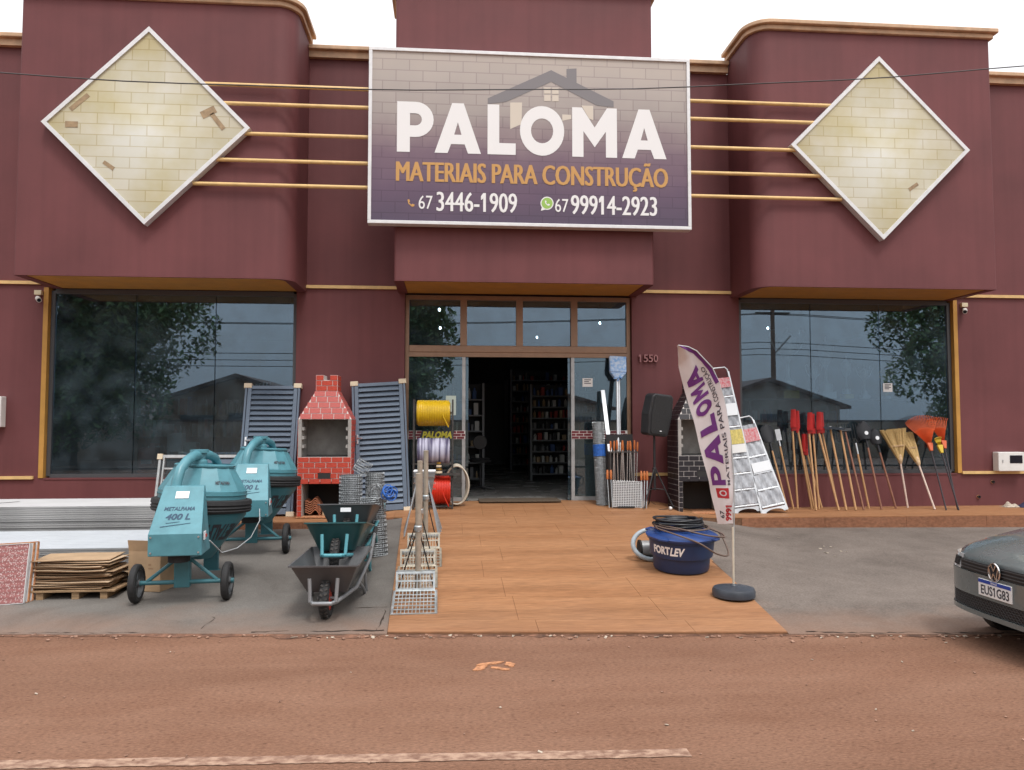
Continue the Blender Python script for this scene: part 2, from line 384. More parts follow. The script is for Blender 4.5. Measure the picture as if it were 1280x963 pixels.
# chips of stone, leaves and rubbish lying along that edge and on the road
m_ = MB()
for i in range(330):
    if i < 190: X = rnd.uniform(-4.5, 5.5); Y = edgeY(X) - abs(rnd.gauss(0.02, 0.06)); s = rnd.uniform(0.004, 0.019)
    else: X = rnd.uniform(-4, 5); Y = rnd.uniform(3.3, edgeY(X)); s = rnd.uniform(0.002, 0.009)
    R = rotm(rnd.uniform(-.3, .3), rnd.uniform(-.3, .3), rnd.uniform(0, 6)); m_.box((X, Y, s * .25 + 0.004), (s * rnd.uniform(1, 2.2), s * 1.2, s * .5), R)
tag(m_.build('road_chips', 'dirt_chip'), 'small chips of stone and earth scattered over the dusty road', 'grit', kind='stuff')
m_ = MB()
for i in range(70):
    if i < 38: X = rnd.uniform(-1.2, 4.3); Y = edgeY(X) - rnd.uniform(0, 0.08); s = rnd.uniform(0.008, 0.026)
    elif i < 52: X = rnd.uniform(-4, 5); Y = rnd.uniform(3.6, 5.6); s = rnd.uniform(0.004, 0.016)
    else: X = rnd.uniform(3.0, 4.6); Y = rnd.uniform(8.0, 9.4); s = rnd.uniform(0.01, 0.03)
    z = G(X, Y) + 0.006
    m_.box((X, Y, z), (s * rnd.uniform(1, 2), s, 0.004), rotm(rnd.uniform(-.4, .4), rnd.uniform(-.4, .4), rnd.uniform(0, 6)))
tag(m_.build('pale_litter', 'litter_pale'), 'pale bits of paper and dry leaf littered over road and paving', 'litter', kind='stuff')
m_ = MB()
for (X, Y, a, b, r) in ((0.27, 5.13, .10, .022, .3), (0.33, 5.02, .07, .02, -.5), (0.20, 5.04, .06, .03, .9), (0.40, 5.1, .03, .05, .2)):
    m_.plan([(X + a * cos(t) * cos(r) - b * sin(t) * sin(r) + .008 * sin(5 * t + a * 60), Y + a * cos(t) * sin(r) + b * sin(t) * cos(r)) for t in [2 * pi * k / 18 for k in range(18)]], 0.001, 0.006)
tag(m_.build('clay_smear', 'clay_patch', road))

# concrete aprons either side of the ramp
def apron(name, x0, x1, m, left):
    mm = MB(); NX, NY = 26, 26; rn = random.Random(11)
    jag = [rn.uniform(-.022, .012) for _ in range(400)]
    def pt(u, v):
        ue = u ** 0.6 if not left else 1 - (1 - u) ** 0.6
        Yv = v
        # side along the ramp follows its edge
        Xa = lerp(x0, x1, ue); e = edgeY(Xa) + (jag[int(u * 40)] if v == 0 else 0)
        Y = lerp(e, PF + 0.01, Yv)
        X = lerp(x0, XL(Y) - 0.002, ue) if left else lerp(XR(Y) + 0.002, x1, ue)
        return (X, Y, zapr(X, Y))
    mm.grid(pt, NX, NY)
    n0 = len(mm.v); top = [mm.v[i] for i in range(NX + 1)]
    mm.add(top + [(x, y - 0.004, -0.03) for x, y, z in top], [(i, i + 1, NX + 2 + i, NX + 1 + i) for i in range(NX)])
    o = mm.build(name, m, smooth=60); return tag(o, kind='structure')
pav_l = apron('pavement', -9.0, -0.5, 'concrete_smooth', True)
pav_r = apron('pavement', 2.6, 12.0, 'concrete_old', False)
# cracks in the concrete: thin dark channels
def crack(path, wd, parent, seed, jt=.010):
    rn = random.Random(seed); pts = []
    for (a, b) in zip(path[:-1], path[1:]):
        k = max(2, int(math.dist(a, b) / 0.05))
        for i in range(k): t = i / k; pts.append((lerp(a[0], b[0], t) + rn.uniform(-.01, .01), lerp(a[1], b[1], t) + rn.uniform(-jt, jt)))
    pts.append(path[-1]); vs = []; fs = []
    for i, (x, y) in enumerate(pts):
        a = pts[max(0, i - 1)]; b = pts[min(len(pts) - 1, i + 1)]; d = Vector((b[0] - a[0], b[1] - a[1])); d = d.normalized() if d.length else Vector((1, 0))
        h = wd * rn.uniform(.02, 1.0) ** 1.3 / 2; nx, ny = -d.y * h, d.x * h
        for sx in (1, -1): X, Y = x + sx * nx, y + sx * ny; vs.append((X, Y, G(X, Y) + 0.004))
    for i in range(len(pts) - 1): fs.append((2 * i, 2 * i + 2, 2 * i + 3, 2 * i + 1))
    mm = MB(); mm.add(vs, fs); mm.build('crack', 'crack_dark', parent)
crack([(-0.90, 7.6), (-0.88, 6.95), (-0.84, 6.62), (-0.80, 6.50), (-0.52, 6.48)], 0.017, pav_l, 1)
crack([(-0.53, 6.48), (-0.535, 6.2), (-0.56, 5.93)], 0.022, pav_l, 2)
crack([(-1.5, 5.985), (-1.2, 6.0), (-1.0, 5.96), (-0.75, 5.94), (-0.5, 5.93)], 0.028, pav_l, 3)
crack([(-3.4, 6.13), (-2.6, 6.06), (-2.3, 6.05)], 0.012, pav_l, 4)
crack([(2.7, 5.635), (3.1, 5.60), (3.6, 5.565), (4.2, 5.51), (4.6, 5.47)], 0.022, pav_r, 5, .016)
crack([(-1.92, 6.1), (-1.88, 6.35), (-1.92, 6.4)], 0.008, pav_l, 6)

# ramp: rows of wood-look tiles on a bed
ramp = MB()
def rb(u, v):
    e = edgeY(lerp(-0.47, 2.55, u)); Y = lerp(e, PF, v); X = lerp(XL(Y), XR(Y), u); return (X, Y, zramp(X, Y) - 0.006)
ramp.grid(rb, 12, 16)
fr_ = [rb(i / 12, 0) for i in range(13)]; ramp.add(fr_ + [(x, y - 0.002, -0.02) for x, y, z in fr_], [(i, i + 1, 14 + i, 13 + i) for i in range(12)])
lf_ = [rb(0, i / 16) for i in range(17)]; ramp.add(lf_ + [(x, y, z - 0.08) for x, y, z in lf_], [(i, i + 1, 18 + i, 17 + i) for i in range(16)])
ramp_o = tag(ramp.build('ramp', 'tile_joint'), kind='structure')
rn = random.Random(5)
rows = [0.0, 0.27, 0.87, 1.47, 2.07, 2.67, 3.27, 3.87, 4.6]
def tile(parent, q, zf, J=0.003):
    """one thin tile between four plan corners, laid on zf"""
    (x0, y0), (x1, y0b), (x2, y1), (x3, y1b) = q
    c = (sum(p[0] for p in q) / 4, sum(p[1] for p in q) / 4)
    vs = [(x, y, zf(x, y)) for x, y in q]; vb = [(x, y, z - 0.012) for x, y, z in vs]
    mm = MB(); mm.hexa([vb[0], vb[1], vb[2], vb[3], vs[0], vs[1], vs[2], vs[3]]); mm.build('floor_tile', 'wood_tile', parent)
for r in range(len(rows) - 1):
    X = -1.0 - rn.uniform(0, 1.1); J = 0.0014
    while X < 3.3:
        a, b = X, X + 1.18; X = b
        def Yr(k, x): e = edgeY(x); return min(e + rows[k], PF)
        q = []
        for (x, k, sgn, js) in ((a, r, 1, 1), (b, r, -1, 1), (b, r + 1, -1, -1), (a, r + 1, 1, -1)):
            y = Yr(k, x); lo, hi = XL(y) + 0.002, XR(y) - 0.002
            xx = min(max(x + sgn * J, lo), hi); y = Yr(k, xx) + (js * J if rows[k] > 0 else 0); q.append((xx, min(y, PF)))
        if q[1][0] - q[0][0] < 0.02 and q[2][0] - q[3][0] < 0.02: continue
        tile(ramp_o, q, zramp)
# raised walk along the shop front
walk = MB()
def wk(u, v): X = lerp(-9, 12, u); Y = lerp(PF, WALL + 0.35, v); return (X, Y, zplat(X, min(Y, WALL)) - 0.006)
walk.grid(wk, 84, 4)
ff = [wk(i / 84, 0) for i in range(85)]; walk.add(ff + [(x, y, -0.02) for x, y, z in ff], [(i, i + 1, 86 + i, 85 + i) for i in range(84)])
walk_o = tag(walk.build('walkway', 'tile_joint'), kind='structure')
for r in range(2):
    X = -9 + 0.3 * r
    ya, yb = (PF - 0.004, PF + 0.52) if r == 0 else (PF + 0.524, WALL + 0.05)
    while X < 12:
        b = X + 1.18; mid = (X + b) / 2
        for (p, q2) in ((X, mid), (mid, b)):          # two strips keep to the cross fall
            pass
        tile(walk_o, [(X + .002, ya), (b - .002, ya), (b - .002, yb), (X + .002, yb)], zplat) if (X > 3.9 or b < -1.6) else [tile(walk_o, [(p + .001, ya), (p + 0.294, ya), (p + 0.294, yb), (p + .001, yb)], zplat) for p in [X + k * 0.295 for k in range(4)]]
        X = b
X = -9.0
while X < 12:
    b = X + 1.18
    zt = min(zplat(X, PF), zplat(b, PF)) - 0.004
    if b < -0.45 or X > 2.95:
        mm = MB(); zb0, zb1 = (zapr(p, PF - 0.02) - 0.01 for p in (X, b))
        t0, t1 = zplat(X, PF) - 0.010, zplat(b, PF) - 0.010
        if t0 - zb0 > 0.02 and t1 - zb1 > 0.005:
            mm.hexa([(X + .002, PF - .012, zb0), (b - .002, PF - .012, zb1), (b - .002, PF + .001, zb1), (X + .002, PF + .001, zb0), (X + .002, PF - .012, t0), (b - .002, PF - .012, t1), (b - .002, PF + .001, t1), (X + .002, PF + .001, t0)])
            mm.build('step_tile', 'walk_face', walk_o)
    X = b
# ================================================================== THE SHOP
def paint_mat(name, col, dark):
    m = mat(name, col, 0.62, var=0.22, scale=0.9, detail=7, bump=0.10, bscale=120, col2=dark, spec=0.35)
    n = m.node_tree.nodes; l = m.node_tree.links; b = n['Principled BSDF']; src = b.inputs['Base Color'].links[0].from_socket
    tc = n.new('ShaderNodeTexCoord'); mp = n.new('ShaderNodeMapping'); mp.inputs['Scale'].default_value = (5.5, 5.5, .22); l.new(tc.outputs['Object'], mp.inputs[0])
    no = n.new('ShaderNodeTexNoise'); no.inputs['Scale'].default_value = 1.6; no.inputs['Detail'].default_value = 6; l.new(mp.outputs[0], no.inputs['Vector'])
    cr = n.new('ShaderNodeValToRGB'); cr.color_ramp.elements[0].position = .28; cr.color_ramp.elements[0].color = (.80, .79, .80, 1); cr.color_ramp.elements[1].position = .6; cr.color_ramp.elements[1].color = (1.06, 1.06, 1.06, 1); l.new(no.outputs['Fac'], cr.inputs[0])
    mx = n.new('ShaderNodeMixRGB'); mx.blend_type = 'MULTIPLY'; mx.inputs[0].default_value = .42; l.new(src, mx.inputs[1]); l.new(cr.outputs[0], mx.inputs[2]); l.new(mx.outputs[0], b.inputs['Base Color'])
    return m
paint_mat('maroon', (0.146, 0.0470, 0.0485), (0.130, 0.0415, 0.043))
mat('ochre', (0.50, 0.26, 0.055), 0.6, var=0.12, scale=4, bump=0.06)
mat('stripe_paint', (0.70, 0.47, 0.20), 0.55, var=0.12, scale=8)
mat('cornice_paint', (0.55, 0.36, 0.22), 0.6, var=0.22, scale=5, bump=0.08)
mat('alu_bronze', (0.30, 0.185, 0.12), 0.42, metal=0.35, var=0.1, scale=9)
mat('alu', (0.62, 0.63, 0.64), 0.35, metal=0.85, var=0.12, scale=12)
mat('alu_dull', (0.45, 0.46, 0.46), 0.5, metal=0.5, var=0.15, scale=10)
mat('frame_dark', (.10, .10, .105), .45, metal=.4)
mat('white_metal', (0.72, 0.72, 0.72), 0.4, metal=0.15, var=0.08, scale=10)
mat('white_plastic', (0.74, 0.73, 0.70), 0.4, var=0.06, scale=8)
mat('black_plastic', (0.022, 0.022, 0.024), 0.45, var=0.2, scale=20)
mat('dark_glass', (0.01, 0.012, 0.02), 0.08)
mat('paper', (0.78, 0.77, 0.75), 0.8)
mat('ink', (0.05, 0.05, 0.06), 0.7)
glass_mat('shop_glass', (0.60, 0.70, 0.74), 4.0, 0.10)
glass_mat('door_glass', (0.62, 0.74, 0.72), 3.4, 0.09)

shop = thing('shop_building', 'maroon building supplies shop with three jutting facade blocks and yellow trim', 'building', (1.09, WALL, 0.3))
def SB(mb, name, m, parent=None, smooth=None, bevel=0.0):
    """a shop part given in world coordinates"""
    mb.v = [tuple(Vector(p) - shop.location) for p in mb.v]
    return mb.build(name, m, parent or shop, smooth, bevel)
# wall panels round the openings (all 0.25 thick behind the face)
WT = 7.03
def wall(x0, x1, z0, z1): SB(MB().bb(x0, x1, WALL, WALL + 0.25, z0, z1), 'wall', 'maroon')
wall(-9.0, -5.72, 0.0, WT); wall(-5.72, -2.25, 0.0, 0.83); wall(-5.72, -2.25, 3.56, WT)
wall(-2.25, -0.68, 0.0, WT); wall(-0.68, 2.73, 3.56, WT); wall(2.73, 4.40, 0.0, WT)
wall(4.40, 7.86, 0.0, 0.83); wall(4.40, 7.86, 3.56, WT); wall(7.86, 11.2, 0.0, WT)
# parapet cornice in two steps
for (a, b) in ((-9, -5.66), (-2.11, -0.78), (2.82, 4.26), (7.84, 11.2)):
    c_ = SB(MB().bb(a, b, WALL - 0.07, WALL + 0.3, WT, WT + 0.10), 'parapet_cornice', 'cornice_paint')
    SB(MB().bb(a, b, WALL - 0.13, WALL + 0.3, WT + 0.10, WT + 0.165), 'coping', 'cornice_paint', bevel=0.012)

def block_outline(x0, x1, yf, rl, rr, off=0.0, n=10):
    """plan of a jutting block, corners rounded by rl / rr"""
    x0 -= off; x1 += off; yf -= off; P = [(x0, WALL - 0.001)]
    rl = max(0.004, rl + (off if rl > .1 else 0)); rr = max(0.004, rr + (off if rr > .1 else 0))
    P += [(x0 + rl - rl * cos(t), yf + rl - rl * sin(t)) for t in [pi / 2 * k / n for k in range(n + 1)]]
    P += [(x1 - rr + rr * sin(t), yf + rr - rr * cos(t)) for t in [pi / 2 * k / n for k in range(n + 1)]]
    P += [(x1, WALL - 0.001)]
    return P
ZB = 3.53
for (x0, x1, rl, rr, ZT) in ((-5.66, -2.11, 0.03, 0.27, 7.25), (-0.77, 2.81, 0.05, 0.05, 7.62), (4.27, 7.84, 0.27, 0.03, 7.22)):
    SB(MB().plan(block_outline(x0, x1, 10.2, rl, rr), ZB + 0.02, ZT), 'facade_block', 'maroon', smooth=25)
    # lower rim of the block and the ochre soffit let in behind it
    out = block_outline(x0, x1, 10.2, rl, rr); inn = block_outline(x0 + 0.13, x1 - 0.13, 10.2 + 0.03, max(.02, rl - .1), max(.02, rr - .1))
    mm = MB(); n = len(out)
    mm.add([(x, y, ZB) for x, y in out] + [(x, y, ZB) for x, y in inn] + [(x, y, ZB + 0.0195) for x, y in out] + [(x, y, ZB + 0.0195) for x, y in inn],
           [(i, i + 1, n + i + 1, n + i) for i in range(n - 1)] + [(i, i + 1, 2 * n + i + 1, 2 * n + i) for i in range(n - 1)] + [(n + i, n + i + 1, 3 * n + i + 1, 3 * n + i) for i in range(n - 1)])
    SB(mm, 'soffit_rim', 'maroon')
    SB(MB().plan(block_outline(x0 + 0.132, x1 - 0.132, 10.2 + 0.032, max(.02, rl - .1), max(.02, rr - .1)), ZB + 0.008, ZB + 0.018), 'soffit', 'ochre')
    for (o0, o1, za, zb) in ((0.045, 0.05, ZT, ZT + 0.07), (0.095, 0.11, ZT + 0.07, ZT + 0.13)):
        SB(MB().plan([(x, min(y, WALL + .25)) for x, y in block_outline(x0, x1, 10.2, rl, rr, o0)], za, zb), 'block_cornice', 'cornice_paint', smooth=25, bevel=0.01)
    SB(MB().plan(block_outline(x0 + .05, x1 - .05, 10.25, rl, rr), ZT + 0.13, ZT + 0.15), 'block_roof', 'maroon')
# flat painted trim on the wall
for (a, b, z) in ((-9, -5.74, 3.585), (-2.12, -0.80, 3.585), (2.86, 4.27, 3.585), (7.90, 11.2, 3.585)):
    SB(MB().bb(a, b, WALL - 0.035, WALL - 0.001, z, z + 0.045), 'trim_strip', 'stripe_paint')
for (a, b) in ((-9, -5.84), (7.92, 11.2), (2.74, 4.38)):
    SB(MB().bb(a, b, WALL - 0.035, WALL - 0.001, 0.825, 0.868), 'trim_strip', 'stripe_paint')
# five thin tubes either side of the main sign
for z in (6.12, 5.865, 5.46, 5.10, 4.77):
    for xa, xb in ((-3.4, -0.95), (3.1, 5.5)):
        SB(MB().cyl((xa, 10.135, z), (xb, 10.135, z), 0.026, n=10), 'facade_tube', 'stripe_paint', smooth=40)
# shop windows
def shop_window(x0, x1, z0, z1):
    f = SB(MB().bb(x0 - .05, x0 + .005, WALL + .06, WALL + .12, z0, z1).bb(x1 - .005, x1 + .05, WALL + .06, WALL + .12, z0, z1).bb(x0 + .005, x1 - .005, WALL + .06, WALL + .12, z1 - .04, z1 + .03).bb(x0 + .005, x1 - .005, WALL + .05, WALL + .13, z0 - .02, z0 + .03), 'window_frame', 'frame_dark')
    wd = (x1 - x0) / 3
    for k in range(3):
        SB(MB().bb(x0 + .006 + k * wd + .002, x0 + (k + 1) * wd - .004, WALL + .085, WALL + .093, z0 + .031, z1 - .041), 'pane', 'shop_glass')
    for xx in ((x0 - .12,) if x0 < 0 else (x1 + .055,)):
        SB(MB().bb(xx, xx + .065, WALL - .012, WALL + .24, z0 - .02, z1 + .035), 'window_reveal', 'ochre')
    SB(MB().bb(x0 - .05, x1 + .05, WALL - .01, WALL + .2, z0 - .045, z0 - .022), 'window_sill', 'maroon')
shop_window(-5.66, -2.30, 0.86, 3.51)
shop_window(4.45, 7.80, 0.86, 3.51)
# entrance: bronze frame, four transom lights, fixed leaf each side, opening between
YE = WALL + 0.07
DZ = 0.457
for (a, b) in ((-0.675, -0.62), (2.665, 2.72)): SB(MB().bb(a, b, YE, YE + .09, DZ - .02, 3.52), 'door_jamb', 'alu_bronze')
SB(MB().bb(-0.62, 2.665, YE - .02, YE + .10, 2.665, 2.77), 'door_head', 'alu_bronze', bevel=.01)
SB(MB().bb(-0.62, 2.665, YE - .01, YE + .03, 2.60, 2.664), 'door_track', 'alu_bronze')
SB(MB().bb(-0.62, 2.665, YE, YE + .09, 3.455, 3.52), 'transom_head', 'alu_bronze')
tx = [-0.62, 0.19, 1.03, 1.86, 2.665]
for k in range(1, 4): SB(MB().bb(tx[k] - .05, tx[k] + .05, YE - .005, YE + .09, 2.771, 3.454), 'transom_mullion', 'alu_bronze')
for k in range(4):
    a = tx[k] + (.051 if k else .001); b = tx[k + 1] - (.051 if k < 3 else .001)
    SB(MB().bb(a, b, YE + .04, YE + .048, 2.772, 3.453), 'transom_pane', 'shop_glass')
mat('brick_print', (0.16, 0.02, 0.03), 0.5); mat('print_white', (0.72, 0.70, 0.66), 0.5); mat('print_yellow', (0.62, 0.56, 0.06), 0.5)
for (a, b, st) in ((-0.619, 0.17, 1), (1.86, 2.664, -1)):
    dp = SB(MB().bb(a, b, YE + .02, YE + .03, DZ + .06, 2.598), 'door_leaf', 'door_glass')
    SB(MB().bb(a, b, YE + .005, YE + .045, DZ + .0, DZ + .058), 'bottom_rail', 'alu_dull')
    xs_ = b if st > 0 else a
    SB(MB().bb(xs_ - .05 if st < 0 else xs_, xs_ if st < 0 else xs_ + .05, YE + .0, YE + .05, DZ + .002, 2.599), 'meeting_stile', 'alu_dull')
    SB(MB().bb((xs_ + .054) if st > 0 else xs_ - .094, (xs_ + .094) if st > 0 else xs_ - .054, YE + .05, YE + .09, DZ + .002, 2.599), 'sliding_stile', 'door_glass')
    # printed brick strip across the glass, the shop's name on it
    x0_, x1_ = (a, b + .05) if st > 0 else (a - .05, b)
    band = SB(MB().bb(x0_, x1_, YE - .005, YE - .0035, 1.375, 1.50), 'printed_band', 'print_white')
    for r in range(3):
        X = x0_ - (0.05 if r % 2 else 0)
        while X < x1_:
            p, q = max(X, x0_) + .005, min(X + .118, x1_) - .005
            if q - p > .02: SB(MB().bb(p, q, YE - .0065, YE - .0052, 1.379 + r * .041, 1.379 + r * .041 + .034), 'printed_brick', 'brick_print')
            X += .118
    if st > 0:
        pl = SB(MB().prism([(-.46, 1.372), (0.02, 1.372), (0.06, 1.503), (-.42, 1.503)], YE - .0085, YE - .0068), 'name_panel', 'ink')
        o = text('lettering', 'PALOMA', 'print_yellow', shop, -.42, 0.02, 1.385, 1.492, YE - .0098, bold=.05, shear=.25); o.location = -shop.location
# floor mat on the threshold, door sticker sheets
mat('coir', (0.10, 0.07, 0.045), 0.95, var=0.4, scale=60, bump=0.5)
o = MB().bb(.42, 1.62, WALL - .16, WALL + .30, DZ + .004, DZ + .022).build('door_mat', 'coir', bevel=.006); tag(o, 'flat brown coir mat lying across the open shop doorway', 'door mat')
def notice(name, label, x0, x1, z0, z1, lines=4, m='paper', y=None):
    y = YE + .0125 if y is None else y
    t = thing(name, label, 'paper notice', ((x0 + x1) / 2, y, z0)); W_, H_ = x1 - x0, z1 - z0
    MB().bb(-W_ / 2, W_ / 2, -.0012, 0, 0, H_).build('sheet', m, t)
    for k in range(lines):
        z = H_ * (.82 - .62 * k / max(1, lines)); MB().bb(-W_ * .34, W_ * (.34 - .2 * (k % 2)), -.002, -.0014, z - .006, z + .006).build('print_line', 'ink', t)
notice('paper_notice', 'white sheet taped to the glass beside the blue wrapped broom', 1.985, 2.14, 2.16, 2.29, 3)
mat('mint_paper', (0.60, 0.70, 0.62), 0.7)
notice('paper_notice', 'pale mint sheet on the door glass behind the yellow hose reel', -0.07, 0.08, 1.73, 2.02, 0, 'mint_paper')
notice('paper_notice', 'small pink printed sheet stuck inside the window above the brooms', 6.73, 6.88, 2.10, 2.235, 4, y=WALL + .082)
# house number in raised figures
mat('number_paint', (0.33, 0.15, 0.15), 0.4, metal=.2)
hn = thing('house_number', 'raised metal house number 1550 on the maroon wall beside the door', 'house number', (2.96, WALL - .012, 2.53))
for k, ch in enumerate('1550'):
    me = fit_mesh(text_mesh(ch, .01, 1, .04), 0, .036 if ch == '1' else .066, 0, .115); me.transform(Matrix.Translation((-.14 + k * .077, .004, 0))); me.materials.append(MATS['number_paint']); link('figure', me, hn)

# shop interior: dim room with shelving
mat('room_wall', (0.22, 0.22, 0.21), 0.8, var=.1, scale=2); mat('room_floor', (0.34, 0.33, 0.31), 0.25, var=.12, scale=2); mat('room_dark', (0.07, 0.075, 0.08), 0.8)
def room(name, m, *b): SB(MB().bb(*b), name, m)
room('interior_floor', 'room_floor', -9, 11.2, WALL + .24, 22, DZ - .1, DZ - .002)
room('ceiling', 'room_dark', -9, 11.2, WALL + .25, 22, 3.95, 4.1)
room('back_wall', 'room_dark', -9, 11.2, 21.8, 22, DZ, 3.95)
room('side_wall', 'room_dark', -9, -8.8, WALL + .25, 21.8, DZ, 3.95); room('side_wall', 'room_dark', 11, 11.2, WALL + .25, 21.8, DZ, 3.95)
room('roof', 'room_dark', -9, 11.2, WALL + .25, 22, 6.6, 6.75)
room('window_display_ledge', 'room_wall', -5.7, -2.3, WALL + .26, WALL + 1.1, DZ, .84); room('window_display_ledge', 'room_wall', 4.4, 7.9, WALL + .26, WALL + 1.1, DZ, .84)
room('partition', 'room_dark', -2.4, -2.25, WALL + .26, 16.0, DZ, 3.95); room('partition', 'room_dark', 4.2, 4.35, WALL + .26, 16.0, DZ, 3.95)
mat('shelf_metal', (0.17, 0.175, 0.185), 0.5, metal=.3); mat('carton_white', (0.62, 0.62, 0.60), 0.6); mat('carton_red', (0.40, 0.05, 0.04), 0.6); mat('carton_blue', (0.06, 0.12, 0.30), 0.6); mat('carton_tan', (0.42, 0.30, 0.18), 0.8); mat('carton_grey', (.2, .2, .21), .6)
SHELVES = []
def shelf_unit(label, x, y, wd, levels, ht, rz, seed, seenlabel):
    t = thing('shelf_unit', label, 'shelf', (x, y, DZ), (0, 0, rz)); r = random.Random(seed)
    for sx in (-1, 1): MB().bb(sx * wd / 2 - .02, sx * wd / 2 + .02, -.2, .2, 0, ht).build('upright', 'shelf_metal', t)
    MB().bb(-wd / 2, wd / 2, .19, .205, 0.05, ht).build('back_panel', 'room_dark', t)
    for k in range(levels):
        z = .12 + k * (ht - .15) / levels; MB().bb(-wd / 2 + .021, wd / 2 - .021, -.2, .189, z, z + .025).build('shelf', 'shelf_metal', t)
        X = -wd / 2 + .05
        while X < wd / 2 - .12:
            w_ = r.uniform(.035, .09); h_ = r.uniform(.1, (ht - .15) / levels - .06)
            g = MB()
            if r.random() < .5: g.lathe([(w_ * .42, 0), (w_ * .45, h_ * .7), (w_ * .2, h_ * .82), (w_ * .2, h_)], 10, Matrix.Translation((X + w_ / 2, -.08, z + .025)))
            else: g.bb(X, X + w_ * .95, -.17, .08, z + .025, z + .025 + h_)
            o = g.build('goods', r.choice(['carton_white', 'carton_grey', 'carton_white', 'carton_red', 'carton_blue', 'carton_tan', 'black_plastic']), t, smooth=40)
            X += w_ + r.uniform(.01, .05)
shelf_unit('white backed shelf of bottles inside the doorway beside the dark back door', .13, 14.2, .95, 6, 1.9, 0, 3, 0)
shelf_unit('grey shelf of tins deep inside the shop behind the counter', 2.1, 15.4, .95, 8, 1.95, 0, 4, 0)
shelf_unit('tall shelf of cans against the far wall of the shop', 2.6, 18.9, 2.2, 9, 2.5, 0, 5, 0)
shelf_unit('low shelf of boxed goods behind the window with the trophies', 6.0, 13.6, 2.6, 4, 1.5, 0, 6, 0)
shelf_unit('dark shelf of packed goods behind the window by the mixers', -4.0, 14.0, 3.0, 4, 1.7, 0, 8, 0)
bd = thing('back_door', 'dark doorway at the rear of the shop interior', 'door', (1.0, 21.7, DZ)); MB().bb(-.55, .55, 0, .08, 0, 2.3).build('leaf', 'black_plastic', bd); MB().bb(-.65, -.551, -.02, .09, 0, 2.4).bb(.551, .65, -.02, .09, 0, 2.4).build('frame', 'shelf_metal', bd)
ct = thing('counter', 'grey shop counter standing just inside the door', 'counter', (2.55, 13.4, DZ)); MB().bb(-.35, .5, -.3, .3, 0, .95).build('body', 'carton_grey', ct, bevel=.01); MB().bb(-.4, .55, -.34, .34, .951, .99).build('top', 'carton_white', ct, bevel=.006)
st_ = thing('stool_chair', 'dark round backed office chair inside the shop doorway', 'chair', (.52, 13.2, DZ))
MB().lathe([(.02, .0), (.18, .02), (.2, .06), (.17, .09)], 16, Matrix.Translation((0, .0, .46))).build('seat', 'black_plastic', st_, smooth=40)
MB().lathe([(.0, -.02), (.12, -.02), (.13, .0), (.12, .02), (0, .02)], 16, Matrix.Translation((0, .17, .82)) @ Matrix.Rotation(pi / 2, 4, 'X')).build('backrest', 'black_plastic', st_, smooth=40)
MB().tube([(0, 0, .05), (0, 0, .48)], .02).build('post', 'black_plastic', st_); MB().tube([(0, .1, .5), (0, .2, .58), (0, .19, .8)], .014).build('back_stay', 'black_plastic', st_)
for k in range(5): MB().tube([(0, 0, .06), (.24 * cos(k * 1.257), .24 * sin(k * 1.257), .02)], .015).build('leg', 'black_plastic', st_)
# white shirt mannequin-like cloth bundle on the rail by the shelf
# ceiling lamps of the shop, lit
mat('lamp_lit', (1, 1, 1), .5, emit=(.9, .95, 1), estr=22.0)
for i, (x, y, ln_) in enumerate(((-.2, 13.0, 0), (-.22, 15.5, 0), (1.95, 17, 0), (2.9, 14.5, 0), (-2.7, 13, 0), (-2.9, 16, 0), (6.5, 15, 0))):
    t = thing('ceiling_lamp', 'small lit round lamp hanging from the dark shop ceiling', 'lamp', (x, y, 3.5), group='lit lamps on the shop ceiling')
    MB().lathe([(.0, .04), (.014, .045), (.020, .06), (.015, .085), (0, .1)], 12).build('bulb', 'lamp_lit', t, smooth=50); MB().cyl((0, 0, .09), (0, 0, .45), .008).build('stem', 'black_plastic', t)
